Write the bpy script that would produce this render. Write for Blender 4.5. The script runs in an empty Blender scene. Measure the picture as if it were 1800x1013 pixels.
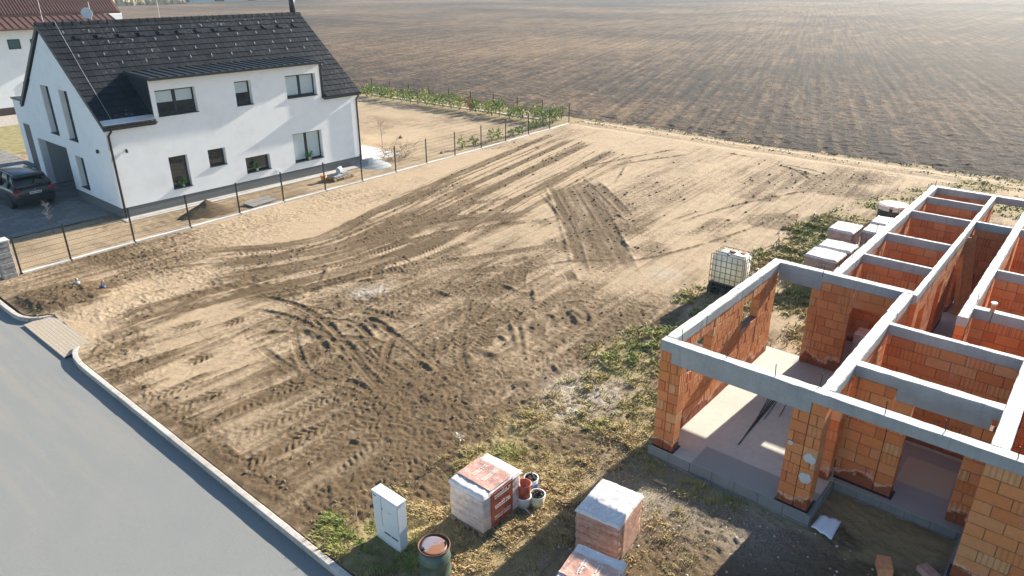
import bpy, bmesh, math, random
import numpy as np
from mathutils import Vector, Matrix
random.seed(7)
SC = bpy.context.scene
COL = SC.collection

# ------------------------------------------------------------------ camera
# world: X runs along the building plots away from the road, Y along the road, Z up (metres)
F, CX, CY, HY, CAMH = 1255.0, 900.0, 506.5, -42.0, 10.3
_p = math.atan((CY - HY) / F)
_fw = np.array([0, math.cos(_p), -math.sin(_p)]); _rt = np.array([1.0, 0, 0]); _up = np.array([0, math.sin(_p), math.cos(_p)])
_d = _fw + _rt * (2062 - CX) / F - _up * (HY - CY) / F
_a = math.atan2(_d[1], _d[0])
_R = np.array([[math.cos(_a), math.sin(_a), 0], [-math.sin(_a), math.cos(_a), 0], [0, 0, 1]])
def ray(x, y): return _R @ (_fw + _rt * (x - CX) / F - _up * (y - CY) / F)
def gp(x, y, z=0.0):
    """photo pixel -> point on the horizontal plane at height z"""
    r = ray(x, y); t = (z - CAMH) / r[2]
    return np.array([r[0] * t, r[1] * t])
def project(P):
    q = _R.T @ (np.asarray(P, float) - np.array([0, 0, CAMH]))
    dz = q @ _fw
    return CX + F * (q @ _rt) / dz, CY - F * (q @ _up) / dz, dz
cam = bpy.data.cameras.new('camera'); cam_o = bpy.data.objects.new('camera', cam); COL.objects.link(cam_o)
cam.sensor_width = 36.0; cam.lens = 36.0 * F / 1800.0; cam.clip_start = 0.1; cam.clip_end = 20000
_M = np.eye(4); _M[:3, 0] = _R @ _rt; _M[:3, 1] = _R @ _up; _M[:3, 2] = -(_R @ _fw); _M[:3, 3] = (0, 0, CAMH)
cam_o.matrix_world = Matrix(_M.tolist())
SC.camera = cam_o

# ------------------------------------------------------------------ light
SUN_EL = math.radians(22.8)
SUN_AZ = math.radians(-3.3)            # from +X towards -Y
sd = Vector((math.cos(SUN_EL) * math.cos(SUN_AZ), math.cos(SUN_EL) * math.sin(SUN_AZ), math.sin(SUN_EL)))
sun = bpy.data.lights.new('sun', 'SUN'); sun.energy = 5.0; sun.angle = math.radians(0.6); sun.color = (1.0, 0.895, 0.75)
sun_o = bpy.data.objects.new('sun', sun); COL.objects.link(sun_o)
sun_o.rotation_euler = sd.to_track_quat('Z', 'Y').to_euler(); sun_o.location = sd * 200
W = bpy.data.worlds.new('World'); SC.world = W; W.use_nodes = True
wn = W.node_tree.nodes; wl = W.node_tree.links
sky = wn.new('ShaderNodeTexSky'); sky.sky_type = 'NISHITA'; sky.sun_disc = False
sky.sun_elevation = SUN_EL; sky.sun_rotation = math.pi / 2 - SUN_AZ
sky.altitude = 200; sky.air_density = 1.0; sky.dust_density = 0.4; sky.ozone_density = 1.2
wn['Background'].inputs['Strength'].default_value = 0.072
wl.new(sky.outputs['Color'], wn['Background'].inputs['Color'])
SC.view_settings.view_transform = 'Standard'; SC.view_settings.look = 'None'
SC.view_settings.exposure = 1.52; SC.view_settings.gamma = 1.0; SC.view_settings.use_curve_mapping = False
SC.render.engine = 'CYCLES'

# ------------------------------------------------------------------ materials
class NT:
    def __init__(s, name):
        s.m = bpy.data.materials.new(name); s.m.use_nodes = True
        s.n = s.m.node_tree.nodes; s.l = s.m.node_tree.links
        s.b = s.n['Principled BSDF']
    def new(s, t, **kw):
        x = s.n.new(t)
        for k, v in kw.items(): setattr(x, k, v)
        return x
    def put(s, sock, v):
        if hasattr(v, 'is_output') or isinstance(v, bpy.types.NodeSocket): s.l.new(v, sock)
        elif isinstance(v, (tuple, list)) and len(v) == 3 and sock.type == 'RGBA': sock.default_value = (*v, 1)
        else: sock.default_value = v
    def coord(s, kind='Object', scale=(1, 1, 1), rot=(0, 0, 0)):
        if kind == 'World':
            o = s.new('ShaderNodeNewGeometry').outputs['Position']
        else: o = s.new('ShaderNodeTexCoord').outputs[kind]
        mp = s.new('ShaderNodeMapping'); s.l.new(o, mp.inputs['Vector'])
        mp.inputs['Scale'].default_value = scale; mp.inputs['Rotation'].default_value = rot
        return mp.outputs['Vector']
    def noise(s, vec, scale=5, detail=4, rough=0.55, out='Fac'):
        x = s.new('ShaderNodeTexNoise'); s.l.new(vec, x.inputs['Vector'])
        x.inputs['Scale'].default_value = scale; x.inputs['Detail'].default_value = detail; x.inputs['Roughness'].default_value = rough
        return x.outputs[out]
    def ramp(s, fac, stops):
        x = s.new('ShaderNodeValToRGB'); s.put(x.inputs['Fac'], fac)
        e = x.color_ramp.elements
        while len(e) < len(stops): e.new(0.5)
        for i, (p, c) in enumerate(stops):
            e[i].position = p; e[i].color = (*c, 1) if len(c) == 3 else c
        return x.outputs['Color']
    def fr(s, v, a, b, c=0.0, d=1.0):
        x = s.new('ShaderNodeMapRange'); s.put(x.inputs['Value'], v)
        for i, q in zip(('From Min', 'From Max', 'To Min', 'To Max'), (a, b, c, d)): x.inputs[i].default_value = q
        return x.outputs['Result']
    def mix(s, fac, a, b, mode='MIX'):
        x = s.new('ShaderNodeMix', data_type='RGBA', blend_type=mode)
        s.put(x.inputs[0], fac); s.put(x.inputs[6], a); s.put(x.inputs[7], b)
        return x.outputs[2]
    def math(s, op, a, b=0.0):
        x = s.new('ShaderNodeMath', operation=op); s.put(x.inputs[0], a); s.put(x.inputs[1], b)
        return x.outputs[0]
    def attr(s, name, out='Fac'):
        x = s.new('ShaderNodeAttribute', attribute_name=name); return x.outputs[out]
    def bump(s, h, strength=0.4, dist=0.02):
        x = s.new('ShaderNodeBump'); s.put(x.inputs['Height'], h)
        x.inputs['Strength'].default_value = strength; x.inputs['Distance'].default_value = dist
        s.l.new(x.outputs['Normal'], s.b.inputs['Normal'])
    def fin(s, color=None, rough=0.8, metal=0.0, **kw):
        if color is not None: s.put(s.b.inputs['Base Color'], color)
        s.put(s.b.inputs['Roughness'], rough); s.put(s.b.inputs['Metallic'], metal)
        for k, v in kw.items(): s.put(s.b.inputs[k.replace('_', ' ')], v)
        return s.m

def simple(name, col, rough=0.7, metal=0.0, var=0.15, scale=6.0, bump=0.0, bscale=40.0, kind='Object', dirt=None, dirt_amt=0.5, objvar=0.0, **kw):
    """plain painted / cast surface with mottling, wear and fine relief"""
    t = NT(name); v = t.coord(kind)
    n1 = t.noise(v, scale, 6, 0.6)
    lo = tuple(max(0, c * (1 - var)) for c in col); hi = tuple(min(1, c * (1 + var)) for c in col)
    c = t.ramp(n1, [(0.3, lo), (0.7, hi)])
    if dirt:
        n2 = t.noise(v, scale * 0.45, 8, 0.7)
        c = t.mix(t.fr(n2, 0.52, 0.68, 0, dirt_amt), c, dirt)
    if objvar:
        c = t.mix(1.0, c, t.ramp(t.new('ShaderNodeObjectInfo').outputs['Random'], [(0, (1 - objvar,) * 3), (1, (1, 1, 1))]), 'MULTIPLY')
    if bump: t.bump(t.noise(v, bscale, 4, 0.6), bump, 0.01)
    r = t.fr(n1, 0.3, 0.7, max(0.03, rough - 0.08), min(1, rough + 0.08))
    return t.fin(c, r, metal, **kw)

# ------------------------------------------------------------------ mesh helpers
class MB:
    def __init__(s): s.v = []; s.f = []; s.t = []; s.cur = 0.0
    def add(s, vs, fs):
        o = len(s.v); s.v.extend([tuple(map(float, p)) for p in vs])
        for f in fs: s.f.append(tuple(i + o for i in f)); s.t.append(s.cur)
        return s
    def box(s, x0, x1, y0, y1, z0, z1):
        vs = [(x, y, z) for z in (z0, z1) for y in (y0, y1) for x in (x0, x1)]
        return s.add(vs, [(0, 2, 3, 1), (4, 5, 7, 6), (0, 1, 5, 4), (2, 6, 7, 3), (0, 4, 6, 2), (1, 3, 7, 5)])
    def bbox(s, x0, x1, y0, y1, z0, z1, b=0.01):
        """box with chamfered edges"""
        bm = bmesh.new(); bmesh.ops.create_cube(bm, size=1)
        for q in bm.verts: q.co = Vector(((x0 + x1) / 2 + q.co.x * (x1 - x0), (y0 + y1) / 2 + q.co.y * (y1 - y0), (z0 + z1) / 2 + q.co.z * (z1 - z0)))
        bmesh.ops.bevel(bm, geom=bm.edges[:], offset=b, segments=1, affect='EDGES')
        return s.bm(bm)
    def bm(s, bm, M=None):
        bm.verts.index_update()
        vs = [(M @ q.co if M else q.co)[:] for q in bm.verts]; fs = [tuple(w.index for w in f.verts) for f in bm.faces]
        bm.free(); return s.add(vs, fs)
    def obox(s, c, sx, sy, sz, rz=0.0, rx=0.0, ry=0.0):
        """box centred at c, rotated"""
        M = Matrix.Translation(c) @ Matrix.Rotation(rz, 4, 'Z') @ Matrix.Rotation(ry, 4, 'Y') @ Matrix.Rotation(rx, 4, 'X')
        vs = [M @ Vector((x * sx / 2, y * sy / 2, z * sz / 2)) for z in (-1, 1) for y in (-1, 1) for x in (-1, 1)]
        return s.add(vs, [(0, 2, 3, 1), (4, 5, 7, 6), (0, 1, 5, 4), (2, 6, 7, 3), (0, 4, 6, 2), (1, 3, 7, 5)])
    def prism(s, poly, axis, a, b):
        """polygon in the two other axes extruded along axis from a to b"""
        n = len(poly)
        def P(p, w):
            if axis == 0: return (w, p[0], p[1])
            if axis == 1: return (p[0], w, p[1])
            return (p[0], p[1], w)
        vs = [P(p, a) for p in poly] + [P(p, b) for p in poly]
        fs = [tuple(range(n))[::-1], tuple(range(n, 2 * n))] + [(i, (i + 1) % n, n + (i + 1) % n, n + i) for i in range(n)]
        return s.add(vs, fs)
    def tube(s, path, r, n=6, cap=True):
        path = [Vector(p) for p in path]; rs = r if isinstance(r, (list, tuple)) else [r] * len(path)
        o = len(s.v); vs = []; fs = []
        for i, p in enumerate(path):
            d = (path[min(i + 1, len(path) - 1)] - path[max(i - 1, 0)]).normalized()
            a = d.orthogonal().normalized() if i == 0 else (a - d * a.dot(d)).normalized()
            b = d.cross(a)
            for k in range(n):
                w = 2 * math.pi * k / n; vs.append(p + (a * math.cos(w) + b * math.sin(w)) * rs[i])
        for i in range(len(path) - 1):
            for k in range(n):
                fs.append((i * n + k, i * n + (k + 1) % n, (i + 1) * n + (k + 1) % n, (i + 1) * n + k))
        if cap: fs.append(tuple(range(n))[::-1]); fs.append(tuple((len(path) - 1) * n + k for k in range(n)))
        return s.add(vs, fs)
    def lathe(s, prof, c=(0, 0, 0), n=24, cap=True):
        vs = []; fs = []
        for r, z in prof:
            for k in range(n):
                w = 2 * math.pi * k / n; vs.append((c[0] + r * math.cos(w), c[1] + r * math.sin(w), c[2] + z))
        for i in range(len(prof) - 1):
            for k in range(n):
                fs.append((i * n + k, i * n + (k + 1) % n, (i + 1) * n + (k + 1) % n, (i + 1) * n + k))
        if cap: fs.append(tuple(range(n))[::-1]); fs.append(tuple((len(prof) - 1) * n + k for k in range(n)))
        return s.add(vs, fs)
    def mesh(s, name, mat, smooth=False):
        me = bpy.data.meshes.new(name); me.from_pydata(s.v, [], s.f)
        if any(s.t):
            a = me.attributes.new('tint', 'FLOAT', 'FACE'); a.data.foreach_set('value', s.t)
        if mat: me.materials.append(mat)
        if smooth: me.polygons.foreach_set('use_smooth', [True] * len(me.polygons))
        me.update(); return me
    def build(s, name, mat, parent=None, smooth=False, loc=None):
        o = bpy.data.objects.new(name, s.mesh(name, mat, smooth)); COL.objects.link(o)
        if parent: o.parent = parent
        if loc: o.location = loc
        return o
def empty(name, loc=(0, 0, 0), rz=0.0):
    o = bpy.data.objects.new(name, None); COL.objects.link(o); o.location = loc; o.rotation_euler = (0, 0, rz)
    o.empty_display_size = 0.2
    return o
def tag(o, label=None, cat=None, group=None, kind=None):
    if label: o['label'] = label
    if cat: o['category'] = cat
    if group: o['group'] = group
    if kind: o['kind'] = kind
    return o
def inst(name, me, parent=None, loc=(0, 0, 0), rot=None, scale=None):
    o = bpy.data.objects.new(name, me); COL.objects.link(o)
    if parent: o.parent = parent
    o.location = loc
    if rot: o.rotation_euler = rot
    if scale: o.scale = scale
    return o
def copy_tree(o, parent=None):
    c = o.copy(); COL.objects.link(c); c.parent = parent
    for ch in [k for k in o.children]: copy_tree(ch, c)
    return c
def grid_mesh(name, X, Y, Z, mat, attrs=None, smooth=True, mask=None):
    ny, nx = X.shape
    me = bpy.data.meshes.new(name)
    co = np.stack([X, Y, Z], -1).reshape(-1, 3).astype(np.float32)
    i = np.arange(ny * nx).reshape(ny, nx)
    q = np.stack([i[:-1, :-1], i[:-1, 1:], i[1:, 1:], i[1:, :-1]], -1).reshape(-1, 4)
    if mask is not None: q = q[mask[:-1, :-1].reshape(-1)]
    me.vertices.add(len(co)); me.vertices.foreach_set('co', co.ravel())
    me.loops.add(q.size); me.loops.foreach_set('vertex_index', q.ravel().astype(np.int32))
    me.polygons.add(len(q)); me.polygons.foreach_set('loop_start', np.arange(0, q.size, 4, dtype=np.int32))
    me.polygons.foreach_set('loop_total', np.full(len(q), 4, np.int32))
    me.polygons.foreach_set('use_smooth', np.full(len(q), smooth))
    for k, a in (attrs or {}).items():
        at = me.attributes.new(k, 'FLOAT', 'POINT'); at.data.foreach_set('value', a.astype(np.float32).ravel())
    me.materials.append(mat); me.update(calc_edges=True); me.validate()
    o = bpy.data.objects.new(name, me); COL.objects.link(o); return o

# ------------------------------------------------------------------ numpy noise
_tab = np.random.default_rng(11).random(65536)
def _h(xi, yi, s): return _tab[((xi * 73856093) ^ (yi * 19349663) ^ (s * 83492791)) & 65535]
def vn(x, y, s=0):
    xi = np.floor(x).astype(np.int64); yi = np.floor(y).astype(np.int64); fx = x - xi; fy = y - yi
    fx = fx * fx * (3 - 2 * fx); fy = fy * fy * (3 - 2 * fy)
    a = _h(xi, yi, s); b = _h(xi + 1, yi, s); c = _h(xi, yi + 1, s); d = _h(xi + 1, yi + 1, s)
    return a + (b - a) * fx + (c - a) * fy + (a - b - c + d) * fx * fy
def fbm(x, y, s=0, oct=4, gain=0.5):
    t = 0; a = 1; n = 0
    for k in range(oct):
        t = t + a * vn(x * 2 ** k + 17.3 * k, y * 2 ** k - 9.1 * k, s + k); n += a; a *= gain
    return t / n
def sstep(x, a, b):
    t = np.clip((x - a) / (b - a), 0, 1); return t * t * (3 - 2 * t)
def catmull(P, step=0.25):
    P = [np.asarray(p, float) for p in P]
    if len(P) == 2: P = [P[0], (P[0] + P[1]) / 2, P[1]]
    Q = [2 * P[0] - P[1]] + P + [2 * P[-1] - P[-2]]; out = []
    for i in range(1, len(Q) - 2):
        n = max(1, int(np.linalg.norm(Q[i + 1] - Q[i]) / step))
        for k in range(n):
            t = k / n
            out.append(0.5 * (2 * Q[i] + (Q[i + 1] - Q[i - 1]) * t + (2 * Q[i - 1] - 5 * Q[i] + 4 * Q[i + 1] - Q[i + 2]) * t * t + (3 * Q[i] - Q[i - 1] - 3 * Q[i + 1] + Q[i + 2]) * t ** 3))
    out.append(P[-1]); return np.array(out)
# ================================================================== THE SETTING
# ------------------------------------------------------------------ soil materials
def soil_mat(name, dry, damp, straw=(0.36, 0.28, 0.15), green=(0.11, 0.13, 0.045)):
    t = NT(name); v = t.coord('World')
    n_big = t.noise(v, 0.5, 6, 0.65); n_mid = t.noise(v, 3.2, 8, 0.7); n_fine = t.noise(v, 26, 6, 0.7); n_grit = t.noise(v, 120, 3, 0.7)
    wet = t.attr('wet')
    w = t.math('ADD', wet, t.fr(n_mid, 0.3, 0.7, -0.22, 0.22)); w = t.math('ADD', w, t.fr(n_big, 0.3, 0.7, -0.16, 0.16))
    w = t.math('ADD', w, t.fr(n_fine, 0.3, 0.7, -0.16, 0.16))
    c = t.ramp(w, [(0.0, tuple(x * 1.15 for x in dry)), (0.35, dry), (0.62, tuple((a + b) / 2 for a, b in zip(dry, damp))), (1.0, damp)])
    g = t.attr('grass')
    c = t.mix(t.fr(t.math('ADD', g, t.fr(n_mid, 0.3, 0.7, -0.3, 0.3)), 0.35, 0.8, 0, 0.85), c, t.ramp(n_fine, [(0.25, (0.12, 0.10, 0.05)), (0.5, straw), (0.75, green)]))
    ch = t.attr('chalk')
    c = t.mix(t.math('MULTIPLY', ch, t.fr(n_fine, 0.35, 0.6, 0.0, 1.0)), c, (0.50, 0.48, 0.43))
    c = t.mix(t.fr(n_grit, 0.62, 0.75, 0, 0.5), c, tuple(x * 0.55 for x in damp))
    hgt = t.math('ADD', t.math('MULTIPLY', n_fine, 1.0), t.math('MULTIPLY', n_grit, 0.35))
    t.bump(hgt, 0.75, 0.035)
    return t.fin(c, 0.95, 0.0, Specular_IOR_Level=0.15)
M_SOIL = soil_mat('plot_soil', (0.362, 0.277, 0.184), (0.132, 0.092, 0.053))
M_GARDEN = soil_mat('garden_soil', (0.35, 0.27, 0.18), (0.16, 0.115, 0.07))

# ------------------------------------------------------------------ plot heightfield
def Z2(*p): return [(100 + x / 2.98, 440 + y / 2.98) for x, y in p]
def Z3(*p): return [(600 + x / 2.98, 380 + y / 2.98) for x, y in p]
def Z4(*p): return [(200 + x / 2.98, 660 + y / 2.98) for x, y in p]
def Z5(*p): return [(600 + x / 2.0, 200 + y / 2.0) for x, y in p]
TR = []          # (kind, half width, photo polyline)
for p in [Z2((820, 330), (960, 310), (1100, 325), (1240, 360), (1380, 430), (1480, 510), (1560, 590), (1640, 690), (1720, 770), (1788, 830)),
          Z2((860, 250), (1050, 250), (1190, 270), (1300, 310), (1420, 390), (1500, 480), (1600, 560), (1700, 640), (1788, 690)),
          Z2((1180, 385), (1230, 400), (1250, 480), (1270, 560), (1310, 630), (1400, 680), (1500, 690), (1640, 730), (1788, 790)),
          Z2((1280, 400), (1370, 450), (1410, 540), (1420, 600)), Z2((1440, 340), (1480, 360), (1590, 400), (1660, 480), (1665, 510)),
          Z2((1040, 485), (1120, 550), (1200, 610), (1300, 670)), Z2((750, 180), (1000, 180), (1180, 190), (1320, 210), (1440, 240)),
          Z2((1600, 330), (1680, 380), (1760, 440), (1788, 470)), Z2((1788, 420), (1740, 500), (1710, 600), (1720, 680)),
          Z2((240, 560), (330, 500), (450, 465), (600, 430)),
          Z3((0, 540), (110, 590), (160, 660), (175, 690)), Z3((100, 500), (200, 570), (330, 660), (450, 760), (560, 830), (660, 900)),
          Z3((0, 620), (60, 720), (120, 800), (200, 890), (280, 960)), Z3((170, 700), (250, 760), (340, 830), (440, 900)),
          Z3((280, 620), (240, 700), (225, 790)), Z3((480, 620), (465, 700), (470, 760)),
          Z3((640, 560), (625, 700), (640, 790), (690, 850), (740, 890)), Z3((0, 830), (70, 880), (180, 940)),
          Z3((760, 560), (840, 470), (1000, 420), (1120, 380))]:
    TR.append(('rut', 0.12, p))
for p in [Z4((330, 330), (540, 225), (780, 120), (1030, 20), (1250, -60)), Z4((480, 400), (720, 290), (930, 200), (1130, 110), (1330, 30)), Z4((640, 470), (880, 360), (1100, 270), (1400, 130), (1600, 30)),
          Z4((860, 520), (1080, 400), (1250, 310), (1450, 215), (1650, 110)), Z4((560, 540), (700, 460), (860, 390), (1050, 300)), Z4((1000, 580), (1180, 480), (1290, 390), (1500, 270)), Z4((1250, 640), (1400, 540), (1620, 400), (1750, 310)), Z4((150, 250), (400, 150), (700, 20)), Z4((60, 170), (300, 80), (600, -30)),
          Z3((660, 560), (640, 640), (600, 720), (540, 800), (420, 930)), Z3((780, 540), (770, 620), (720, 690), (650, 760)),
          Z3((1170, 340), (1150, 400), (1060, 480), (1080, 560), (1090, 630)), Z3((1050, 500), (1020, 600), (1040, 660)),
          Z3((900, 790), (800, 870)), Z3((0, 250), (450, 110), (1120, 10)), Z3((0, 170), (400, 60), (700, 0)),
          Z3((380, 260), (700, 220), (1250, 130)), Z3((450, 300), (700, 290), (1000, 270)), Z3((0, 330), (300, 290), (470, 330)),
          Z3((100, 460), (400, 430), (700, 400)), Z3((0, 480), (250, 520), (500, 560)), Z3((1140, 520), (1260, 520)),
          Z2((840, 410), (1010, 345)), Z2((540, 440), (820, 355)), Z2((640, 620), (850, 520)), Z2((1100, 230), (1400, 200)),
          Z2((1250, 130), (1500, 70), (1788, 20)), Z2((900, 150), (1300, 60), (1500, 10)),
          Z5((0, 450), (350, 370), (700, 345)), Z5((0, 390), (200, 320), (420, 230)), Z5((100, 420), (400, 330), (640, 290))]:
    TR.append(('tread', 0.24, p))
for p in [Z2((660, 810), (880, 745), (1080, 655), (1290, 580)), Z2((590, 725), (770, 655), (950, 600)), Z2((860, 495), (1010, 420), (1150, 365)),
          Z2((970, 520), (1100, 465), (1220, 425)), Z2((830, 880), (1010, 790)), Z2((400, 610), (640, 540), (760, 480)), Z2((330, 290), (480, 225), (640, 195), (780, 165)),
          Z2((150, 590), (260, 480), (520, 400), (640, 350)), Z2((440, 110), (700, 80), (900, 60)), Z2((330, 50), (600, 10)),
          Z2((0, 300), (200, 270), (340, 240)), Z4((350, 155), (560, 100)), Z4((530, 225), (690, 150)), Z4((690, 455), (840, 390)),
          Z4((560, 470), (700, 580), (860, 640), (990, 660)), Z4((1240, 330), (1300, 370)), Z3((1000, 350), (1020, 480)), Z3((1280, 470), (1310, 540), (1295, 600)),
          Z3((0, 350), (200, 330), (330, 300)), Z3((480, 380), (600, 430)), Z3((690, 800), (900, 690), (980, 640)), Z3((930, 520), (960, 640), (970, 760)), Z3((820, 620), (880, 660)),
          Z3((870, 520), (900, 600), (930, 720)), Z3((1100, 760), (1150, 830)),
          Z5((850, 220), (920, 290), (1010, 380)), Z5((740, 250), (830, 420), (880, 580)), Z5((810, 240), (900, 380), (980, 510)), Z5((920, 400), (1000, 460), (1050, 500)),
          Z5((690, 270), (760, 350), (800, 420)), Z5((950, 340), (1010, 380)), Z5((730, 220), (990, 160), (1210, 120)), Z5((900, 190), (1270, 135)), Z5((1330, 135), (1470, 155)),
          Z5((1490, 165), (1600, 200), (1680, 250)), Z5((1520, 170), (1640, 195), (1740, 220)), Z5((1500, 180), (1580, 190), (1700, 230)), Z5((1130, 400), (1400, 320), (1690, 260)), Z5((900, 540), (1200, 480), (1500, 380), (1650, 300)),
          Z5((1150, 380), (1300, 330)), Z5((600, 560), (800, 520), (1040, 510)), Z5((960, 250), (1010, 170))]:
    TR.append(('edge', 0.07, p))
TR.append(('swath', 1.25, Z5((790, 240), (850, 350), (920, 520), (940, 570))))
TR.append(('swath', 0.6, Z5((860, 225), (940, 310), (1000, 375))))
TR.append(('swath', 0.5, Z5((0, 470), (300, 400), (700, 350))))
rg = random.Random(3)
FT0 = np.array([(330, 446), (550, 424), (675, 366), (825, 300), (985, 232)], float); FT1 = np.array([(380, 530), (600, 482), (770, 428), (930, 345), (1090, 262)], float)
for i in range(110):      # the fan of tyre passes and scrapes between the drive and the far corner of the plot
    t = (i % 55 + rg.random()) / 55 * 1.30 - 0.06; tw = rg.uniform(-0.10, 0.10)
    p = [FT0[k] + (FT1[k] - FT0[k]) * (t + tw * (k - 2) / 2) + np.array([rg.uniform(-14, 14), rg.uniform(-3, 3)]) for k in range(5)]
    a = rg.choice((0, 0, 1, 2)); n_ = rg.choice((2, 3, 4, 5)); hw = rg.choice((0.03, 0.05, 0.08, 0.12, 0.2))
    TR.append(('tread' if hw > 0.15 else rg.choice(('rut', 'edge', 'edge')), hw, p[a:a + max(2, n_)] if a + 2 <= 5 else p[-2:]))
for w_, t_ in ((0.35, -0.02), (0.3, 0.95), (0.28, 0.3), (0.3, 0.55)):
    p = [tuple(FT0[k] + (FT1[k] - FT0[k]) * t_) for k in range(5)]; TR.append(('swath', w_, p))
for i in range(12):       # loops of car tyres turning in front of the drive
    cx_, cy_ = rg.uniform(470, 640), rg.uniform(600, 680); R_ = rg.uniform(70, 170); a0 = rg.uniform(-2.6, -0.6); a1 = a0 + rg.uniform(0.6, 1.5)
    TR.append((rg.choice(('rut', 'rut', 'edge')), rg.choice((0.06, 0.1, 0.12)), [(cx_ + R_ * math.cos(a0 + (a1 - a0) * k / 4), cy_ + 0.52 * R_ * math.sin(a0 + (a1 - a0) * k / 4)) for k in range(5)]))
for i in range(22):       # passes leaving the road over the apron
    t = rg.random(); j = lambda s: rg.uniform(-s, s)
    p = [(150 + j(12), 580 + 20 * t + j(6)), (260 + j(20), 535 + 34 * t + j(5)), (400 + j(25), 492 + 36 * t), (560 + j(25), 440 + 50 * t)]
    TR.append((rg.choice(('rut', 'edge', 'rut')), rg.choice((0.05, 0.08, 0.12)), p[rg.choice((0, 0, 1)):rg.choice((3, 4))]))
for i in range(60):       # short scraps of wheel marks in the churned middle
    x = rg.uniform(520, 1010); y = rg.uniform(440, 700)
    if y < 440 + (1010 - x) * 0.02 or (x > 950 and y > 620): continue
    a = rg.choice((rg.uniform(-0.5, 0.1), rg.uniform(0.5, 1.2), rg.uniform(1.6, 2.2))); L = rg.uniform(25, 75)
    TR.append((rg.choice(('rut', 'tread', 'edge', 'tread')), rg.choice((0.08, 0.14, 0.2)), [(x, y), (x + L * math.cos(a) * 0.5 + rg.uniform(-6, 6), y + L * math.sin(a) * 0.35), (x + L * math.cos(a), y + L * math.sin(a) * 0.7)]))

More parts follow.
